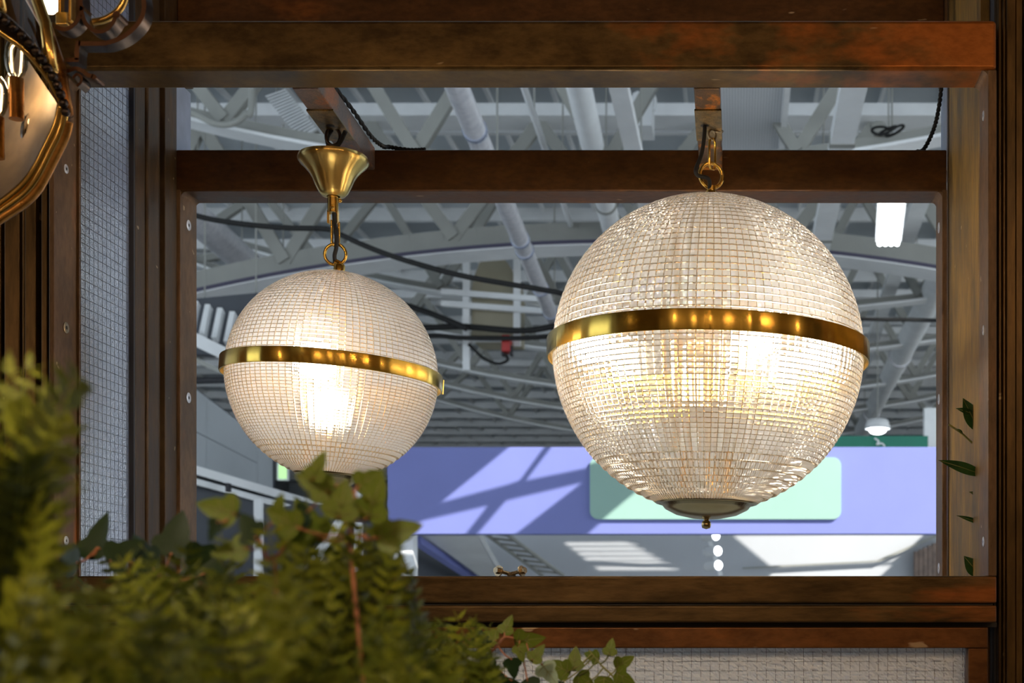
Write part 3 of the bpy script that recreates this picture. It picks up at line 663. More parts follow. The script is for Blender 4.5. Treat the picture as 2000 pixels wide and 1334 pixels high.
# left side panel: wired glass between front and rear frame
X = -0.8895; zb, zt = Z(-0.35), Z(1.25)
t = thing('side_panel', 'side panel of wired textured glass with a dark grooved stile, left of the rear frame', 'glass panel', (X, 1.98, zb))
pn = relief((X - 0.0077, 1.829, zb), (0, 0.158, 0), (0, 0, zt - zb), 75, 720, 0.00015, (1, 0, 0), random.Random(3), 0.2).build('glass_pane', M['pane'], t)
m = MB()
for k in range(13): y = 1.832 + k * 0.0125; m.box((X - 0.0073, y - .00012, zb), (X - 0.0069, y + .00012, zt))
k = zb
while k < zt: m.box((X - 0.0074, 1.829, k - .00022), (X - 0.0068, 1.985, k + .00022)); k += 0.0125
m.build('wire_mesh', M['wire'], t, props={'kind': 'stuff'})
MB().box((X - 0.02, 1.982, zb), (X + 0.000, 2.016, zt)).build('stile', M['sidedark'], t, bevel=0.002)
MB().box((X - 0.02, 2.018, zb), (X + 0.003, 2.058, zt)).build('stile', M['sidedark'], t, bevel=0.004, seg=3)
MB().box((X - 0.02, 2.060, zb), (X - 0.002, 2.074, zt)).build('stile', M['sidedark'], t, bevel=0.003)
MB().box((X - 0.02, 2.076, zb), (X + 0.0040, 2.1197, zt)).build('stile', M['sidedark'], t, bevel=0.0012)
MB().box((X - 0.02, 2.118, Z(0.705)), (X + 0.003, 2.178, Z(0.85))).build('sheen_strip', M['strip'], t, bevel=0.002, props={'label': 'blue grey stile face with a painted sky sheen, above the rear frame'})  # hall light reflected in the stile, put into the colour
MB().box((X - 0.02, 1.978, zb), (X - 0.0005, 1.9825, zt)).build('glazing_bead', M['hole'], t)  # near-black: the shadow line beside the pane is put into its colour
MB().box((X - 0.02, 1.8265, zb), (X - 0.0066, 1.8305, zt)).build('glazing_bead', M['stile'], t)
MB().lathe([(0.0, 0.001), (0.004, 0.0005)], (X + 0.004, 2.035, py2z(1080, 2.035)), 12, Matrix.Rotation(PI / 2, 3, 'Y')).build('stud', M['zinc'], t, smooth=True)
# right side panel: solid brass sheet
X = 0.3325
t = thing('side_panel', 'golden brown patinated brass side panel at the right of the rear frame', 'brass panel', (X, 1.98, zb))
MB().box((X, 1.832, zb), (X + 0.012, 2.105, zt)).build('sheet', M['side'], t)
MB().box((X - 0.001, 2.107, zb), (X + 0.02, 2.119, zt)).build('edge_trim', M['sidedark'], t)
MB().box((X - 0.002, 2.119, Z(0.705)), (X + 0.02, 2.178, Z(0.85))).build('sheen_strip', M['strip'], t, bevel=0.002, props={'label': 'grey stile face with a painted sky sheen, above the rear frame'})  # pale reflection on the edge, likewise put into the colour
# right outer post (fluted)
t = thing('fluted_post', 'tall grooved patinated post at the right edge', 'post', (px2x(1990, 1.78), 1.78, 0))
segs = [(1953, 1960, 0.010), (1960, 1966, 0.004), (1966, 1984, 0.0), (1985, 1999, 0.0035), (2000, 2030, 0.0), (2031, 2060, 0.003)]
for a, b, d in segs:
    MB().box((px2x(a, 1.775), 1.775 + d, 0), (px2x(b, 1.775), 1.86, Z(1.3))).build('flute', M['post'], t, bevel=0.0015)
MB().box((px2x(1949, 1.775), 1.80, 0), (px2x(1953, 1.775), 1.86, Z(1.3))).build('groove', M['hole'], t)
t = thing('fluted_post', 'tall grooved patinated post at the left edge behind the lantern', 'post', (px2x(45, 1.78), 1.78, 0))
segs = [(-90, -40, 0.0), (-39, 0, 0.002), (1, 8, 0.012), (8, 38, 0.0), (39, 41, 0.004), (42, 47, 0.001), (48, 70, 0.0), (71, 80, 0.014), (80, 92, 0.0)]
for a, b, d in segs:
    MB().box((px2x(a, 1.775), 1.775 + d, 0), (px2x(b, 1.775), 1.86, Z(1.3))).build('flute', M['post'], t, bevel=0.0015)
# lower panel
t = thing('lower_panel', 'lower panel of rough wired glass in a reddish brown frame', 'glass panel', (0, Y1, Z(-0.5)))
face(97, 1225, 1930, 1266, Y1 + 0.004, Y1b).build('top_rail', M['panelframe'], t, bevel=0.002)
face(1891, 1266, 1930, 1700, Y1 + 0.004, Y1b).build('stile', M['panelframe'], t, bevel=0.002)
face(97, 1266, 137, 1700, Y1 + 0.004, Y1b).build('stile', M['panelframe'], t, bevel=0.002)
face(97, 1700, 1930, 1740, Y1 + 0.004, Y1b).build('bottom_rail', M['panelframe'], t, bevel=0.002)
face(95, 1216, 1947, 1225, Y1 + 0.02, Y1b).build('rail_gap_shade', M['hole'], t)  # shadow below the bottom rail drawn as a near-black strip
# hammered front face built as relief
m = MB(); x0, x1 = px2x(137, Y1), px2x(1891, Y1); z0, z1 = py2z(1700, Y1), py2z(1266, Y1); Yp = Y1 + 0.032
zv = py2z(1370, Y1); m = relief((x1, Yp, zv), (x0 - x1, 0, 0), (0, 0, z1 - zv), 460, 30, 0.0048, (0, -1, 0), random.Random(4)); m.add([(x0, Yp, z0), (x1, Yp, z0), (x1, Yp, zv), (x0, Yp, zv)], [(0, 1, 2, 3)]); m.build('glass_pane', M['pane2'], t)
m = MB(); x = x0 + .004
while x < x1: m.box((x - .00022, Yp - .0028, z0), (x + .00022, Yp - .0022, z1)); x += 0.0125
z = z1 - .006
while z > z0: m.box((x0, Yp - .0028, z - .0002), (x1, Yp - .0022, z + .0002)); z -= 0.0125
m.build('wire_mesh', M['wire'], t, props={'kind': 'stuff'})
# loose screws on the bottom rail
def hexscrew(label, head, tip):
    head = Vector(head); tip = Vector(tip); d = (tip - head).normalized()
    t = thing('hex_head_screw', label, 'screw', (head + tip) / 2, 'loose self-drilling screws on the bottom rail')
    MB().tube([head - d * 0.006, head - d * 0.0008], 0.0045, 6).build('hex_head', M['zinc'], t)
    MB().tube([head - d * 0.0008, head + d * 0.0010], 0.0075, 20).build('washer', M['zinc'], t, smooth='auto')
    n = 26; Ls = (tip - head).length; pts = [head + d * (Ls * i / n) for i in range(n + 1)]
    MB().tube(pts, [0.0022 if i % 2 else 0.0028 for i in range(n)] + [0.0006], 8).build('shank', M['zinc'], t)
hz = py2z(1125, Y1)
hexscrew('loose hex screw lying on the bottom rail, head to the left', (px2x(975, 1.80), 1.795, hz + 0.0078), (px2x(1004, 1.81), 1.822, hz + 0.0028))
hexscrew('loose hex screw lying on the bottom rail, head to the right', (px2x(1019, 1.80), 1.80, hz + 0.0078), (px2x(990, 1.81), 1.812, hz + 0.003))

# ------------------------------------------------------------------ hanging arms
YL = 1.96
def ha(y): return 0.7205 - (y - 1.83) / 0.29 * 0.0150      # underside of the arms, sagging a little to the rear
HA = ha(1.96)
def arm(label, xc, mat, hole_dx):
    t = thing('support_arm', label, 'support arm', (xc, Y1b, Z(HA)))
    w = 0.018
    def sloped(x0, y0, a, x1, y1, b):
        m = MB().box((x0, y0, 0), (x1, y1, 1)); m.v = [(x, y, Z(ha(y) + (a if z == 0 else b))) for x, y, z in m.v]; return m
    sloped(xc - w, Y1b + 0.0003, 0, xc + w, Y2 - 0.0005, 0.036).build('square_tube', M[mat], t, bevel=0.0025, seg=3)
    sloped(xc - w - .0012, 1.895, -0.0022, xc + w + .0012, 2.0, 0.001).build('plate', M['plate'], t, bevel=0.0008)
    MB().lathe([(0.0, 0.0), (0.006, 0.0)], (xc + hole_dx, 1.945, Z(ha(1.945) - 0.0024)), 20).build('cable_hole', M['hole'], t)
    return t
XL, XR = -0.590, -0.0415
arm('left patinated square arm, holding the small globe', XL, 'arml', 0.0)
arm('right patinated square arm, holding the big globe', XR, 'arm', -0.006)

# ------------------------------------------------------------------ globe pendants
def globe_mesh(name, R, cols, rows, lat0, lat1, c, rot, sgn, gm, parent, g=0.010):
    """Half globe of moulded glass: a grid of pillowed prisms between lat0 and lat1 (radians, both away from the equator)."""
    UU = ((0.0, 0.0), (0.12, 0.62), (0.5, 1.0), (0.88, 0.62)); VV = ((0.0, 0.0), (0.11, 0.72), (0.5, 1.0), (0.89, 0.72))
    nu = cols * 4; prof = []; lats = []
    if sgn > 0: lats = [lat0 + (lat1 - lat0) * i / rows for i in range(rows + 1)]
    else:                                   # lower half: even rows, then broad stepped rings towards the cap
        nb = 7; la = 0.62 * (lat1 - lat0); lats = [lat0 + la * i / (rows - nb) for i in range(rows - nb)] + [lat0 + la + (lat1 - lat0 - la) * i / nb for i in range(nb + 1)]
    for i in range(len(lats) - 1):
        for v, pv in VV:
            step = (0.0 if sgn > 0 else max(0.0, (lats[i] - 0.45)) * 0.030) * (v if v < 0.95 else 0)
            fine = sgn < 0 and i >= rows - 7; v = {0.11: 0.2, 0.89: 0.84}.get(v, v) if fine else v
            prof.append((lats[i] + (lats[i + 1] - lats[i]) * v, step, pv, v, sgn < 0 and i >= rows - 7))
    prof.append((lat1, 0.0, 0.0, 0.0, False))
    vs = []; fs = []
    for lat, step, pv, v, fine in prof:
        for k in range(nu):
            u, pu = UU[k % 4]
            if fine: u, pu = (k % 4) / 4, (k % 2) * 0.8
            r = R * (1 - g + g * (0.55 * pv + 0.45 * pu) + step)
            a = 2 * PI * (k // 4 + u) / cols
            vs.append(c + rot @ Vector((r * math.cos(lat) * math.cos(a), r * math.cos(lat) * math.sin(a), sgn * r * math.sin(lat))))
    for i in range(len(prof) - 1):
        fs += [(i * nu + k, i * nu + (k + 1) % nu, (i + 1) * nu + (k + 1) % nu, (i + 1) * nu + k) for k in range(nu)]
    o = MB().add(vs, fs).build(name, gm, parent)
    o.data.materials.append(M['edge'])
    idx = [1 if ((i // nu) % 4 in (0, 3) or (i % nu) % 4 == 3) else 0 for i in range(len(fs))]
    o.data.polygons.foreach_set('material_index', idx)
    return o
def ring_pts(c, rx, rz, ax, n=36, tilt=0.0):
    ax = Vector(ax).normalized(); return [c + ax * (rx * math.cos(2 * PI * k / n)) + Vector((0, 0, 1)) * (rz * math.sin(2 * PI * k / n)) for k in range(n)]
def bulbs(t, pts, power, c, br=0.021):
    for p in pts:
        b = MB().ball(p, br, 14, (1, 1, 1.25)).build('bulb', M['bulb'], t, smooth=True)
        MB().tube([p + Vector((0, 0, .02)), p + Vector((0, 0, .06))], 0.012, 12).build('lamp_holder', M['brass'], t, smooth='auto')
        d = p - c; q = c + Vector((d.x * 1.42, d.y * 1.42 - (0.045 if len(pts) == 1 else 0), 0.004))      # the light it gives
        lamp('globe_lamp', q, power, (1.0, 0.90, 0.78), 0.026)
def pendant(label, c, R, RB, bandh, cols, rows, capr, tilt, gm, npow, bulbpts):
    rot = Matrix.Rotation(tilt, 3, 'Y')
    t = thing('globe_pendant', label, 'pendant lamp', c, 'prismatic glass globe pendants')
    la = math.asin(bandh * 0.35 / R)
    top_r = 0.02; lt = math.acos(top_r / R); lb = math.acos(capr / R)
    globe_mesh('upper_glass', R, cols, rows + 2, la, lt, c, rot, 1, gm, t)
    globe_mesh('lower_glass', R, cols, rows, la, lb, c, rot, -1, gm, t)
    h = bandh / 2; MB().lathe([(RB - .0022, -h), (RB - .0006, -h), (RB, -h + .0012), (RB, h - .0012), (RB - .0006, h), (RB - .0022, h), (RB - .0022, -h)], c, 160, rot).build('brass_band', M['band'], t, smooth='auto')
    a = math.radians(20); p = c + rot @ Vector((RB * math.cos(a), RB * math.sin(a), 0)); MB().tube([p + rot @ Vector((.001, 0, -h)), p + rot @ Vector((.001, 0, h))], 0.0022, 10).build('band_clasp', M['brass'], t, smooth='auto')
    zc = -math.sqrt(R * R - capr * capr)
    MB().lathe([(capr * 1.02, zc + .004), (capr * 1.05, zc), (capr * 1.03, zc - .004), (capr * 0.98, zc - .005), (capr * 0.94, zc - .003), (capr * 0.84, zc - .012), (capr * 0.62, zc - .020), (capr * 0.3, zc - .025), (0.002, zc - .026)], c, 64, rot).build('end_cap', M['cap'], t, smooth=True)
    MB().lathe([(0.0045, zc - .024), (0.0045, zc - .027), (0.0038, zc - .028), (0.0062, zc - .030), (0.0072, zc - .034), (0.006, zc - .039), (0.0, zc - .041)], c, 20, rot).build('finial', M['cap'], t, smooth=True)
    MB().lathe([(0.0055, zc), (0.0055, R)], c, 14, rot).build('centre_rod', M['brass'], t, smooth=True)
    for k in range(4):
        a = 2 * PI * k / 4 + 0.55; MB().tube([c + rot @ Vector((R * 0.22 * math.cos(a), R * 0.22 * math.sin(a), -R * 0.80)), c + rot @ Vector((R * 0.22 * math.cos(a), R * 0.22 * math.sin(a), R * 0.85))], 0.0042, 10).build('tie_rod', M['brass'], t, smooth=True)
    MB().lathe([(0.002, 0.035), (0.030, 0.033), (0.034, 0.028), (0.034, 0.0), (0.03, -0.004), (0.002, -0.006)], c + Vector((0, 0, R * 0.1)), 32, rot).build('lamp_cluster', M['brass'], t, smooth='auto')
    MB().lathe([(0.002, -R * .40), (R * .16, -R * .37), (R * .20, -R * .30), (R * .12, -R * .27), (0.006, -R * .26)], c, 32, rot).build('lower_cup', M['brass'], t, smooth='auto')
    bulbs(t, [c + rot @ Vector(b) for b in bulbpts], npow, c, 0.027 if len(bulbpts) == 1 else 0.021)
    zt = R * 0.996
    MB().lathe([(0.020, zt - .004), (0.021, zt - .001), (0.010, zt + .001), (0.0082, zt + .002), (0.0082, zt + .011), (0.0070, zt + .013), (0.0, zt + .013)], c, 32, rot).build('top_fitting', M['brass'], t, smooth='auto')
    return t, c + rot @ Vector((0, 0, zt + .012))
# small globe
cS = Vector((px2x(651, YL), YL, py2z(733, YL)))
tS, topS = pendant('smaller prismatic glass globe pendant on the left, with a bell-shaped brass canopy', cS, 0.150, 0.1565, 0.0215, 96, 32, 0.046, math.radians(3.2), M['glasss'], 1.2, [(0.004, -0.02, -0.045)])
rc = Vector((px2x(655, YL), YL, py2z(497, YL)))
MB().tube(ring_pts(rc, 0.0152, 0.0152, (1, 0.12, 0)), 0.0024, 10, closed=True).build('ring', M['brass'], tS, smooth=True)
MB().tube([rc - Vector((0, 0, 0.0125)), topS], 0.006, 14).build('ring_socket', M['brass'], tS, smooth='auto')
hx = px2x(652, YL)
MB().tube(smooth_path([(hx - .003, YL, py2z(430, YL)), (hx - .003, YL, py2z(470, YL)), (hx - .001, YL, py2z(478, YL)), (hx + .004, YL, py2z(480, YL)), (hx + .006, YL + .004, py2z(470, YL)), (hx + .006, YL + .004, py2z(432, YL))]), 0.0021, 8).build('hook', M['brass'], tS, smooth=True)
yk = MB()
for dx in (-0.0062, 0.0062): yk.box((hx - .001 + dx - .0016, YL - .004, py2z(437, YL)), (hx - .001 + dx + .0016, YL + .004, py2z(412, YL)))
yk.tube([(hx - .0012, YL, py2z(416, YL)), (hx - .0012, YL, py2z(380, YL))], 0.0078, 20)
yk.build('yoke', M['brass'], tS, smooth='auto')
for px, py in ((649, 405), (664, 392)):
    MB().ball(W(px, py, YL - .008), 0.0032, 10, (1, .6, 1)).build('yoke_screw', M['brass'], tS, smooth=True)
# bell canopy
cz0 = py2z(384, YL); ch = 0.0575
prof = [(0.0095, 0.0), (0.0165, 0.001), (0.021, 0.006), (0.026, 0.016), (0.030, 0.026), (0.035, 0.034), (0.042, 0.042), (0.0475, 0.047), (0.0505, 0.0515), (0.0508, 0.0535), (0.0492, ch), (0.0482, ch), (0.0494, 0.0525), (0.046, 0.0475), (0.033, 0.034), (0.020, 0.008), (0.0, 0.006)]
MB().lathe(prof, (hx - .0005, YL, cz0), 64).build('canopy', M['canopy'], tS, smooth='auto')
# cable, hook eye up to the arm
MB().tube(smooth_path([(hx - .003, YL, Z(HA - .002)), (hx - .011, YL + .005, Z(HA - .012)), (hx - .008, YL, Z(HA - .026)), (hx, YL, cz0 + 0.045)]), 0.0030, 10).build('cord', M['cable'], tS, smooth=True)
MB().tube(smooth_path([(hx + .020, YL - .01, Z(HA - .008)), (hx + .008, YL, Z(HA - .022)), (hx - .002, YL, Z(HA - .03)), (hx, YL, cz0 + 0.045)]), 0.0032, 10).build('cord', M['cable'], tS, smooth=True)
MB().tube(ring_pts(Vector((hx - .001, YL, Z(HA - .012))), 0.010, 0.013, (1, 0.1, 0), 24), 0.0026, 8, closed=True).build('hook_eye', M['iron'], tS, smooth=True)
MB().tube(smooth_path([(hx + .002, YL - .006, py2z(418, YL)), (hx + .003, YL - .006, py2z(440, YL)), (hx + .006, YL - .007, py2z(462, YL)), (hx + .005, YL - .005, py2z(486, YL)), (hx + .002, YL - .003, py2z(500, YL)), (hx + .002, YL, py2z(514, YL))]), 0.0031, 10).build('cord', M['cable'], tS, smooth=True)
# big globe
cB = Vector((px2x(1384, YL), YL, py2z(692, YL)))
tB, topB = pendant('large prismatic glass globe pendant on the right, hung by a brass ring and link', cB, 0.2265, 0.2345, 0.0275, 124, 30, 0.072, math.radians(0.8), M['glass'], 0.95,
                   [(-0.095, -0.02, -0.012), (0.045, -0.075, -0.008), (0.085, 0.02, -0.010), (-0.01, 0.085, -0.02)])
rc = Vector((px2x(1389, YL), YL, py2z(343, YL)))
MB().tube(ring_pts(rc, 0.0170, 0.0180, (1, 0.35, 0)), 0.0029, 10, closed=True).build('ring', M['brass'], tB, smooth=True)
MB().tube([rc - Vector((0, 0, 0.0155)), topB], 0.0065, 14).build('ring_socket', M['brass'], tB, smooth='auto')
lx = px2x(1391, YL)
MB().tube([Vector((lx + dx * 0.0042, YL + dx * .003, z)) for dx, z in ((-1, py2z(278, YL)), (-1, py2z(322, YL)), (-.5, py2z(330, YL)), (.5, py2z(330, YL)), (1, py2z(322, YL)), (1, py2z(278, YL)), (.5, py2z(271, YL)), (-.5, py2z(271, YL)))], 0.0021, 8, closed=True).build('link', M['brass'], tB, smooth=True)
MB().tube(ring_pts(Vector((lx, YL, Z(HA - .0095))), 0.0072, 0.0072, (0.7, 0.7, 0), 24), 0.0019, 8, closed=True).build('screw_eye', M['zinc'], tB, smooth=True)
MB().tube([(lx + .004, YL, Z(HA - .004)), (lx + .015, YL + .012, Z(HA))], 0.002, 8).build('screw_hook', M['zinc'], tB, smooth=True)
MB().tube(smooth_path([(XR - .006, 1.945, Z(HA + .003)), (XR - .006, 1.943, Z(HA - .014)), (XR - .010, 1.94, py2z(300, 1.94)), (XR - .018, 1.935, py2z(330, 1.935)), (XR - .016, 1.94, py2z(342, 1.94)), (XR - .003, 1.945, py2z(347, 1.945)), (XR + .001, YL - .01, py2z(358, YL)), (XR + .001, YL - .003, py2z(370, YL))]), 0.0029, 10).build('cord', M['cable'], tB, smooth=True)
# loose twisted cables on the frame
def twisted(label, pts, r, turns):
    path = smooth_path(pts, 14); m = MB(); n = len(path)
    for s in (0, PI):
        q = []
        for i, p in enumerate(path):
            d = (path[min(i + 1, n - 1)] - path[max(i - 1, 0)]).normalized(); u = d.cross(Vector((0, 1, 0))).normalized(); v = d.cross(u)
            a = turns * 2 * PI * i / n + s; q.append(p + (u * math.cos(a) + v * math.sin(a)) * r * 0.75)
        m.tube(q, r, 8)
    return m.build('twisted_cable', M['cable'], smooth=True, props=P(label, 'cable'))
twisted('black twisted cable hanging down at the upper right corner of the rear frame', [W(1840, 120, 2.14), W(1838, 176, 2.14), W(1831, 225, 2.14), W(1820, 262, 2.14), W(1803, 293, 2.14), W(1790, 296, 2.15)], 0.0022, 13)
twisted('black twisted cable lying along the left arm onto the rear rail', [Vector((XL + .012, 1.86, Z(ha(1.86) + .0385))), Vector((XL + .019, 1.98, Z(HA + .0385))), Vector((XL + .021, 2.08, Z(ha(2.08) + .039))), Vector((XL + .03, 2.118, Z(ha(2.12) + .038))), W(760, 287, 2.14), W(800, 293, 2.15), W(830, 292, 2.16)], 0.0022, 16)

# ------------------------------------------------------------------ lantern at the upper left
def on_plane(px, py, p0, n):
    d = W(px, py, 1.0) - Vector((0, 0, CZ)); k = (p0 - Vector((0, 0, CZ))).dot(n) / d.dot(n); return Vector((0, 0, CZ)) + d * k
p0 = W(130, 235, 1.28); nrm = Vector((0.42, -0.80, -0.42)).normalized()
pl = lambda px, py: on_plane(px, py, p0, nrm)
t = thing('lantern', 'large clear glass lantern with beaded brass trim at the upper left', 'lantern', p0)
upc = [(-260, -70), (-160, -32), (-70, 15), (0, 63), (48, 98), (90, 148), (110, 184), (119, 206)]
loc_ = [(119, 206), (112, 240), (97, 274), (58, 346), (0, 398), (-80, 445), (-180, 470), (-290, 470)]
U = smooth_path([pl(*q) for q in upc], 6); Lw = smooth_path([pl(*q) for q in loc_], 6)
MB().prism(U + Lw[1:], -nrm * 0.003).build('lower_glass_pane', M['lglass'], t)
MB().tube(U, 0.0030, 8).build('pane_rim', M['gold'], t, smooth=True); MB().tube(Lw, 0.0038, 8).build('pane_rim', M['gold'], t, smooth=True)
def ribbon(a, b, th, name, mat):
    m = MB(); n = len(a)
    for i in range(n - 1): m.prism([a[i], a[i + 1], b[i + 1], b[i]], -nrm * th)
    return m.build(name, M[mat], t, smooth='auto')
oU = smooth_path([pl(*q) for q in [(-270, -118), (-165, -80), (-72, -33), (0, 20), (58, 74), (102, 138), (124, 190), (134, 236)]], 6)
oL = smooth_path([pl(*q) for q in [(134, 236), (128, 262), (110, 300), (66, 378), (0, 427), (-80, 478), (-180, 505), (-290, 505)]], 6)
ribbon(U, oU, 0.02, 'upper_rim_band', 'iron'); ribbon(Lw, oL, 0.05, 'lower_rim_band', 'lbrass')
MB().tube([p + nrm * .002 for p in oL], 0.0045, 10).build('outer_moulding', M['lbrass'], t, smooth=True)
mid = [a.lerp(b, 0.5) + nrm * .003 for a, b in zip(Lw, oL)]; MB().tube(mid, 0.0035, 8).build('inner_moulding', M['gold'], t, smooth=True)
bead_path = [a.lerp(b, 0.72) + nrm * 0.004 for a, b in zip(U, oU)] ; k = 0; last = None
for p in bead_path:
    pass
dense = smooth_path(bead_path[::6] + [bead_path[-1]], 40)
for p in dense:
    if last is None or (p - last).length > 0.0078: MB().ball(p, 0.0046, 8).build('bead', M['iron'], t, smooth=True); last = p
# upper body: glass wall with ribs rising from the rim
up3 = Vector((-0.06, 0.10, 0.30))
def rise(p, k): return p + up3 * k - Vector((0.16 * k * k, 0, 0))
for idx, mat in ((30, 'gold'), (40, 'lbrass'), (18, 'gold')):
    q = oU[min(idx, len(oU) - 1)]; MB().tube([rise(q, j / 6) for j in range(7)], 0.0055, 10).build('rib', M[mat], t, smooth=True)
m = MB()
for i in range(len(oU) - 1):
    for j in range(4): m.add([rise(oU[i], j / 4), rise(oU[i + 1], j / 4), rise(oU[i + 1], (j + 1) / 4), rise(oU[i], (j + 1) / 4)], [(0, 1, 2, 3)])
m.build('upper_glass', M['lglass'], t, smooth=True)
m = MB()
back = -nrm * 0.16
for i in range(0, len(oL) - 1): m.add([oL[i], oL[i + 1], oL[i + 1] + back + Vector((-.05, 0, .06)), oL[i] + back + Vector((-.05, 0, .06))], [(0, 1, 2, 3)])
m.build('back_wall', M['lantern_in'], t, smooth=True)
for px, py, dd in ((-10, 205, 0.07), (62, 290, 0.10), (30, 130, 0.09)):  # bulbs added, their glow standing in for glints in the lantern glass
    p = pl(px, py) - nrm * dd; bl = MB().ball(p, 0.0135, 16, (0.8, 0.8, 1.6)).build('bulb', M['lglass'], t, smooth=True)
    MB().tube(smooth_path([p + Vector((-.004, 0, -.014)), p + Vector((-.005, 0, .008)), p + Vector((0, 0, .013)), p + Vector((.005, 0, .008)), p + Vector((.004, 0, -.014))]), 0.0009, 8).build('glint_filament', M['glint_filament'], bl, smooth=True)
    MB().tube([p - Vector((0, 0, .020)), p - Vector((0, 0, .06))], 0.007, 10).build('candle_holder', M['lbrass'], t, smooth='auto')
lamp('lantern_lamp', pl(20, 180) - nrm * 0.09, 0.45, (1.0, 0.72, 0.4), 0.012)
# wrought iron scrollwork
Ys = 1.30
sc = thing('scroll_bracket', 'wrought iron scroll bracket beside the lantern at the upper left', 'bracket', W(200, 60, Ys))
def strap(pts, w, name, n=8, smoothed=True, depth=0.016):
    q = smooth_path([W(x, y, Ys) for x, y in pts], n) if smoothed else [W(x, y, Ys) for x, y in pts]
    vs = []; fs = []; k = len(q)
    for i, p in enumerate(q):
        d = (q[min(i + 1, k - 1)] - q[max(i - 1, 0)]).normalized(); nn = Vector((d.z, 0, -d.x)); h = w / F * Ys / 2
        vs += [p + nn * h, p - nn * h, p - nn * h + Vector((0, depth, 0)), p + nn * h + Vector((0, depth, 0))]
    for i in range(k - 1):
        a = 4 * i; b = 4 * (i + 1); fs += [(a + j, a + (j + 1) % 4, b + (j + 1) % 4, b + j) for j in range(4)]
    fs += [(0, 1, 2, 3), (4 * k - 1, 4 * k - 2, 4 * k - 3, 4 * k - 4)]
    o = MB().add(vs, fs).build(name, M['iron'], sc); o.data.materials.append(M['ironrust'])
    for f in o.data.polygons: f.material_index = 1 if abs(f.normal.y) > 0.9 else 0
    return o
strap([(153, 85), (185, 85), (212, 83), (246, 68), (272, 42), (281, 15), (276, -20), (255, -45)], 9, 'scroll')
strap([(153, 80), (150, 100), (150, 117)], 9, 'scroll', 2); strap([(154, 117), (128, 117)], 8, 'scroll', 2)
strap([(156, -30), (157, 5), (160, 26), (168, 46), (185, 60), (205, 59), (219, 46), (227, 30)], 8, 'scroll')
strap([(160, 12), (156, 30), (145, 47), (128, 57), (108, 52)], 8, 'scroll')
strap([(130, 140), (146, 134), (160, 138), (173, 147), (184, 149)], 8, 'scroll')
strap([(150, 168), (158, 160), (158, 150), (150, 145), (142, 152)], 5, 'scroll')
MB().tube([W(227, 28, Ys), W(227, 28, Ys) + Vector((0, .018, 0))], 0.0036, 14).build('scroll_knob', M['ironrust'], sc, smooth='auto')
MB().tube([W(183, 150, Ys), W(183, 150, Ys) + Vector((0, .018, 0))], 0.0026, 14).build('scroll_knob', M['ironrust'], sc, smooth='auto')
for x0, x1 in ((112, 127), (133, 149)):
    MB().box(W(x0, 40, Ys + .03), W(x1, -60, Ys + .04)).build('brass_bar', M['gold'], sc, bevel=0.001)
MB().box(W(108, 46, Ys + .025), W(150, 40, Ys + .045)).build('brass_bar', M['gold'], sc, bevel=0.001)
MB().tube(smooth_path([W(176, 44, Ys + .03), W(205, 38, Ys + .03), W(232, 20, Ys + .03), W(246, -8, Ys + .03), W(248, -40, Ys + .03)]), 0.0035, 10).build('brass_ring', M['gold'], sc, smooth=True)
MB().ball(W(97, 2, Ys + .06), 0.011, 14, (0.9, 0.9, 1.2)).build('bulb', M['bulb'], sc, smooth=True)

# ------------------------------------------------------------------ plants
t = thing('planter_box', 'dark planter trough below the ferns, out of the picture', 'planter', (-0.3, 0.8, 0))
PZ = Z(-0.20)
MB().box((-0.75, 0.30, 0), (0.05, 1.30, PZ)).build('trough', M['dark'], t, bevel=0.01)
MB().box((-0.73, 0.32, PZ), (0.03, 1.28, PZ + 0.012)).build('soil', M['soil'], t, props={'kind': 'stuff'})
rnd = random.Random(11)
def frond(t, base, tip, lift, n, plen, mat):
    """One fern frond from base to tip, arching by lift, with a pair of notched leaflets at every step."""
    base = Vector(base); tip = Vector(tip); c = base.lerp(tip, 0.55) + Vector((rnd.uniform(-.05, .05), rnd.uniform(-.03, .03), lift)); m = MB()
    pts = [base * (1 - f) ** 2 + c * 2 * f * (1 - f) + tip * f * f for f in [i / n for i in range(n + 1)]]
    m.tube(pts, [0.0011 * (1 - 0.75 * i / n) for i in range(n + 1)], 5)
    tw = rnd.uniform(-1.5, 1.5); vw = Vector((0, -1, 0.25)).normalized()
    for i in range(max(2, n // 8), n):
        f = i / n; p = pts[i]; d = (pts[i + 1] - pts[i - 1]).normalized()
        w = plen * (min(1, 3 * f) * (1 - f) ** 0.55 * 1.05 + 0.10)
        s0 = d.cross(vw).normalized(); s0 = Matrix.Rotation(tw, 3, d) @ s0; up = s0.cross(d)
        for s in (-1, 1):
            side = (s0 * s + d * (0.3 + 0.35 * rnd.random()) + up * rnd.uniform(-0.3, 0.35)).normalized(); hw = max(0.0016, w * 0.17)
            b = d - side * d.dot(side); b.normalize(); q = p + side * 0.0006
            vs = [q, q + side * w * .22 + b * hw, q + side * w * .3 + b * hw * .62, q + side * w * .55 + b * hw * .85, q + side * w * .62 + b * hw * .45, q + side * w - up * w * .12, q + side * w * .62 - b * hw * .45, q + side * w * .55 - b * hw * .85, q + side * w * .3 - b * hw * .62, q + side * w * .22 - b * hw]
            m.add(vs, [(0, 1, 2, 8, 9), (2, 3, 4, 6, 7, 8), (4, 5, 6)])
    if mat == 'fern': mat = rnd.choice(('fern', 'fern', 'fern', 'fernd', 'fernb'))  # highlights and dark pockets put into the frond colours at random
    return m.build('frond', M[mat], t)
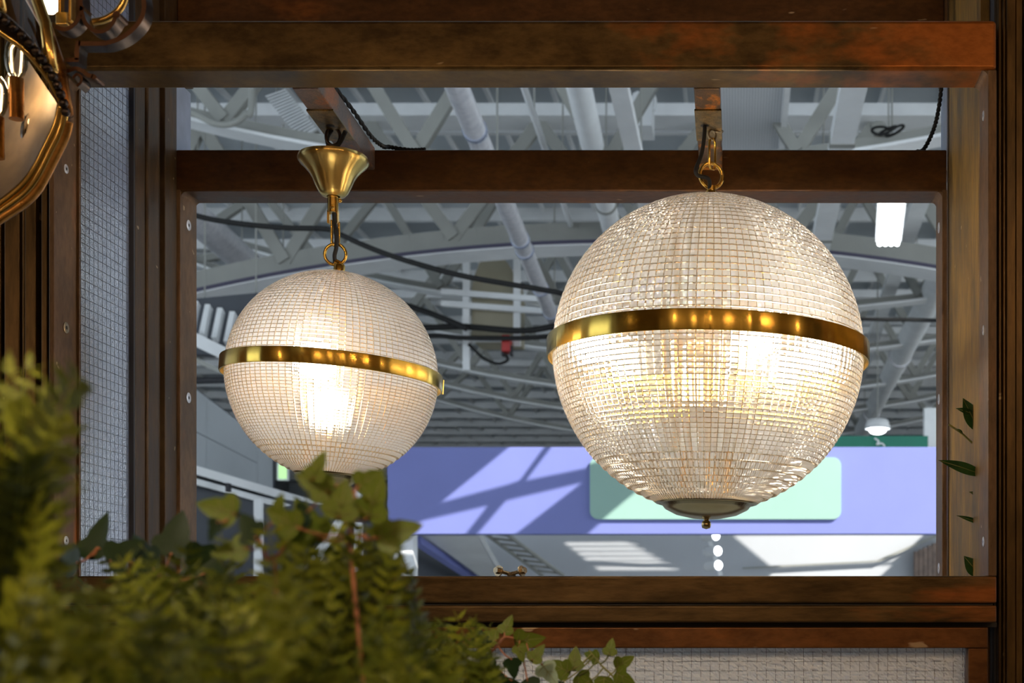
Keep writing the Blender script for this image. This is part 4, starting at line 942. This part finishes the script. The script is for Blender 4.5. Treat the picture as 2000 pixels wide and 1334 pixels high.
def fern(label, bx, Y, tips, n, plen, mat, lift=0.03, extra=None):
    """Fern rooted below pixel column bx at depth Y; tips: pixel targets; extra: (count, x0, x1, y0, y1, spread in depth) of further tips."""
    root = Vector((px2x(bx, Y), Y, PZ + 0.012)); t = thing('fern', label, 'fern', root, 'artificial ferns in the planter')
    q = [(x, y, Y + rnd.uniform(-.05, .05)) for x, y in tips]
    if extra:
        k, x0, x1, y0, y1, dy = extra; q += [(rnd.uniform(x0, x1), rnd.uniform(y0, y1), Y + rnd.uniform(-dy, dy)) for _ in range(k)]
    for x, y, yy in q:
        frond(t, root + Vector((rnd.uniform(-.02, .02), rnd.uniform(-.02, .02), 0)), W(x, y, yy), lift * rnd.uniform(.5, 1.4), n, plen * rnd.uniform(.8, 1.2), mat)
    return t
fern('tall fern at the far left, its fronds reaching highest', -230, 0.52, [(155, 735), (90, 712), (20, 690), (145, 800), (120, 850), (140, 905), (135, 965), (100, 1000), (60, 780), (110, 1060), (40, 900), (90, 930)], 26, 0.030, 'fern', 0.10, (10, -40, 130, 780, 1080, .04))
fern('blurred olive fern in the lower left corner', 170, 0.46, [(60, 1110), (200, 1130), (330, 1150), (120, 1200), (280, 1230)], 24, 0.026, 'fern', 0.02, (34, -20, 460, 1100, 1330, .05))
fern('fern in the lower middle left, in front of the rear frame stile', 400, 0.68, [(430, 1035), (520, 1015), (350, 1090), (580, 1060), (300, 1120)], 26, 0.030, 'fern', 0.03, (36, 200, 640, 1050, 1300, .06))
fern('fern beneath the small globe', 660, 0.72, [(600, 965), (650, 985), (735, 960), (760, 1020), (700, 1010), (770, 1080), (800, 1140), (590, 1010)], 26, 0.030, 'fern', 0.03, (38, 540, 800, 1000, 1300, .05))
fern('fern at the bottom, left of the pointed fern', 560, 0.55, [(480, 1120), (600, 1130), (700, 1150), (790, 1180)], 24, 0.028, 'fern', 0.02, (36, 400, 840, 1110, 1330, .05))
fern('rightmost fern, with pointed fronds beside the ivy', 860, 0.90, [(835, 1190), (870, 1205), (930, 1200), (960, 1215), (905, 1230), (985, 1290), (820, 1180)], 22, 0.030, 'fern', 0.02, (32, 770, 985, 1190, 1340, .06))
fern('dark fern behind the others at the lower left', 300, 0.92, [(200, 1080), (420, 1080), (640, 1090)], 24, 0.032, 'fernd', 0.03, (60, -20, 800, 1070, 1330, .08))
# ivy
def ivy_leaf(name, mat):
    half = [(0.0, 0.0), (0.12, -0.10), (0.30, -0.06), (0.46, 0.12), (0.42, 0.28), (0.28, 0.38), (0.26, 0.55), (0.14, 0.80), (0.0, 1.0)]
    m = MB(); n = len(half)
    vs = [Vector((x, y, 0.10 * abs(x) - 0.10 * y * y)) for x, y in half]; cen = [Vector((0, y, -0.02 - 0.10 * y * y)) for x, y in half]
    for s in (1, -1):
        q = [Vector((s * v.x, v.y, v.z)) for v in vs]
        for i in range(n - 1): m.add([cen[i], q[i], q[i + 1], cen[i + 1]], [(0, 1, 2, 3)])
    for a, b in (((0, 0.02), (0, 0.92)), ((0, 0.06), (0.36, 0.18)), ((0, 0.06), (-0.36, 0.18)), ((0, 0.3), (0.2, 0.5)), ((0, 0.3), (-0.2, 0.5))):
        pass
    return m.build(name, mat, smooth=True)
ivp = {k: ivy_leaf('leaf', M[k]) for k in ('ivy', 'ivyd', 'ivyp')}
veins = MB()
for a, b in (((0, 0.0), (0, 0.9)), ((0, 0.04), (0.36, 0.16)), ((0, 0.04), (-0.36, 0.16)), ((0, 0.28), (0.2, 0.48)), ((0, 0.28), (-0.2, 0.48))):
    hz_ = lambda q: 0.10 * abs(q[0]) - 0.10 * q[1] * q[1] + 0.004
    veins.tube([(a[0], a[1], hz_(a)), ((a[0] + b[0]) / 2, (a[1] + b[1]) / 2, hz_(((a[0] + b[0]) / 2, (a[1] + b[1]) / 2))), (b[0], b[1], hz_(b))], [0.016, 0.012, 0.006], 5)
vein_o = veins.build('vein', M['stemg'], smooth=True)
def ivy_vine(label, path, leaves, Y, stem='stem', root=None):
    """path: pixels of the stem at depth Y; leaves: (px, py, size in px, roll in degrees, kind)."""
    w = [W(x, y, Y) for x, y in path]; base = w[0]
    t = thing('ivy_vine', label, 'ivy', base)
    if root: w = [Vector(root)] + w
    sp = smooth_path(w, 6); MB().tube(sp, [0.0013 * (1 - .5 * i / len(sp)) for i in range(len(sp))], 6).build('vine_stem', M[stem], t, smooth=True)
    for px, py, sz, roll, kind in leaves:
        p = W(px, py, Y + rnd.uniform(-.02, .01)); s = sz / F * Y
        near = min(sp, key=lambda q: (q - p).length)
        R_ = Matrix.Rotation(math.radians(roll), 3, 'Y') @ Matrix.Rotation(PI / 2 + rnd.uniform(-.45, .25), 3, 'X') @ Matrix.Rotation(rnd.uniform(-.4, .4), 3, 'Y')
        o = ivp[kind].copy(); COL.objects.link(o); o.parent = t; o.location = p - base; o.rotation_euler = R_.to_euler(); o.scale = (s, s, s)
        if kind != 'ivyd': v = vein_o.copy(); COL.objects.link(v); v.parent = o
        if (near - p).length < 0.12:
            MB().tube(smooth_path([near, near.lerp(p, .5) + Vector((0, 0, -.002)), p], 4), 0.0007, 5).build('petiole', M[stem], t, smooth=True)
    return t
ivy_vine('ivy vine with yellow-green leaves in front of the lower rail, beside the pointed ferns', [(905, 1340), (935, 1300), (968, 1265), (985, 1245), (1005, 1246), (1025, 1242)],
  [(985, 1236, 40, 20, 'ivy'), (968, 1250, 44, -70, 'ivy'), (1010, 1252, 58, 85, 'ivy'), (1012, 1262, 34, 160, 'ivy'), (1040, 1290, 40, 35, 'ivy'), (1000, 1288, 42, 175, 'ivyd'), (950, 1285, 46, 190, 'ivyd'), (1060, 1300, 52, 140, 'ivyp'), (1030, 1330, 50, 150, 'ivyd'), (925, 1240, 40, 110, 'ivyd'), (960, 1320, 60, 160, 'ivyd'), (1000, 1330, 60, 200, 'ivyd')], 1.14, 'stem', (-0.20, 1.10, PZ))
ivy_vine('rightmost ivy sprig with bright leaves over the rough glass panel', [(1215, 1360), (1200, 1325), (1175, 1300), (1160, 1282), (1150, 1270)],
  [(1190, 1278, 34, 10, 'ivy'), (1168, 1285, 36, -75, 'ivy'), (1205, 1302, 42, 60, 'ivy'), (1205, 1315, 42, 120, 'ivy'), (1180, 1325, 46, 185, 'ivy'), (1150, 1330, 40, 230, 'ivy'), (1120, 1306, 46, 5, 'ivy'), (1110, 1312, 50, -65, 'ivy'), (1130, 1320, 46, 130, 'ivy'), (1095, 1335, 44, 200, 'ivyd'), (1215, 1330, 36, 170, 'ivyd')], 1.22, 'stemg', (-0.09, 1.20, PZ))
ivy_vine('blurred ivy sprig just under the small globe', [(690, 1130), (680, 1060), (692, 1000), (690, 960), (640, 945)],
  [(612, 935, 60, 20, 'ivy'), (640, 960, 70, -60, 'ivy'), (640, 975, 70, 100, 'ivyd'), (700, 948, 60, 60, 'ivy'), (600, 1000, 60, -120, 'ivyd'), (660, 1010, 80, 10, 'ivy'), (720, 1010, 90, 20, 'ivy'), (740, 1050, 90, 70, 'ivy'), (620, 1050, 90, -30, 'ivy'), (580, 1030, 70, -60, 'ivy')], 0.68, 'stem', (-0.18, .70, PZ))
ivy_vine('ivy sprig with a yellowish leaf beside the bottom of the rear frame stile', [(540, 1180), (520, 1090), (500, 1040), (478, 1015), (455, 1000)],
  [(458, 1002, 80, -75, 'ivy'), (425, 1020, 46, -150, 'ivyd'), (540, 1010, 50, 15, 'ivy'), (500, 1050, 70, -40, 'ivyd'), (560, 1060, 80, 40, 'ivy'), (480, 1070, 70, -100, 'ivy')], 0.68, 'stem', (-0.24, .70, PZ))
ivy_vine('ivy stem with one small leaf in front of the white column', [(700, 1110), (735, 1075), (765, 1050), (785, 1038)], [(782, 1040, 44, 70, 'ivy'), (745, 1075, 60, 60, 'ivy'), (720, 1100, 70, 100, 'ivyd')], 0.76, 'stem', (-0.20, .78, PZ))
ivy_vine('dark ivy at the lower left in front of the wired glass', [(330, 1200), (280, 1120), (230, 1085), (190, 1070)],
  [(180, 1085, 95, 10, 'ivyd'), (215, 1095, 80, 60, 'ivyd'), (150, 1100, 80, -60, 'ivyd'), (335, 1080, 90, 10, 'ivyd'), (370, 1095, 80, 70, 'ivyd'), (300, 1110, 90, -40, 'ivyd'), (250, 1120, 90, 120, 'ivyd'), (400, 1120, 80, 30, 'ivyd')], 0.86, 'stem', (-0.40, .9, PZ))
for o in list(ivp.values()) + [vein_o]: bpy.data.objects.remove(o)
# laurel sprigs behind the right stile
def laurel(label, stem_pts, leaves, Y):
    t = thing('laurel_sprig', label, 'leafy sprig', W(*stem_pts[0], Y))
    MB().tube(smooth_path([W(x, y, Y) for x, y in stem_pts]), 0.0014, 6).build('twig', M['stemg'], t, smooth=True)
    for (x0, y0), (x1, y1), wd in leaves:
        a = W(x0, y0, Y); b = W(x1, y1, Y); d = b - a; n = Vector((d.z, 0, -d.x)).normalized(); Ln = d.length; hw = wd / F * Y / 2
        m = MB(); pr = []
        for i in range(13):
            f = i / 12; wv = math.sin(PI * f ** 0.85) * hw; c = a + d * f + Vector((0, -0.006 * math.sin(PI * f), 0)); pr.append((c + n * wv + Vector((0, -.003, 0)), c, c - n * wv + Vector((0, -.003, 0))))
        for i in range(12): m.add([pr[i][0], pr[i][1], pr[i + 1][1], pr[i + 1][0]], [(0, 1, 2, 3)]); m.add([pr[i][1], pr[i][2], pr[i + 1][2], pr[i + 1][1]], [(0, 1, 2, 3)])
        lf = m.build('leaf', M['bay'], t, smooth=True); MB().tube([q[1] + Vector((0, -.0006, 0)) for q in pr], 0.0005, 5).build('midrib', M['stemg'], lf, smooth=True)
    return t
laurel('pair of broad green leaves poking out behind the right stile', [(1950, 900), (1925, 870), (1908, 845)], [((1911, 846), (1880, 778), 32), ((1918, 835), (1909, 746), 26), ((1905, 812), (1866, 798), 12), ((1922, 862), (1908, 832), 18)], 1.90)
laurel('bare thin twig below the pair of broad leaves at the right', [(1930, 890), (1911, 876), (1880, 848), (1853, 829)], [((1880, 848), (1866, 838), 5)], 1.90)
laurel('single narrow leaf reaching left from behind the right stile', [(1945, 935), (1915, 922)], [((1925, 930), (1832, 899), 22)], 1.88)
laurel('tiny curled leaf tip under the narrow leaf at the right', [(1935, 975), (1911, 967)], [((1915, 970), (1892, 961), 8)], 1.90)
laurel('thin leaf edge beside the lower screw of the right stile', [(1940, 1030), (1912, 1021)], [((1918, 1024), (1868, 1007), 9)], 1.90)
laurel('broad leaf pair at the foot of the right stile', [(1935, 1140), (1915, 1125), (1905, 1118)], [((1914, 1128), (1882, 1086), 30), ((1920, 1128), (1896, 1094), 24)], 1.90)
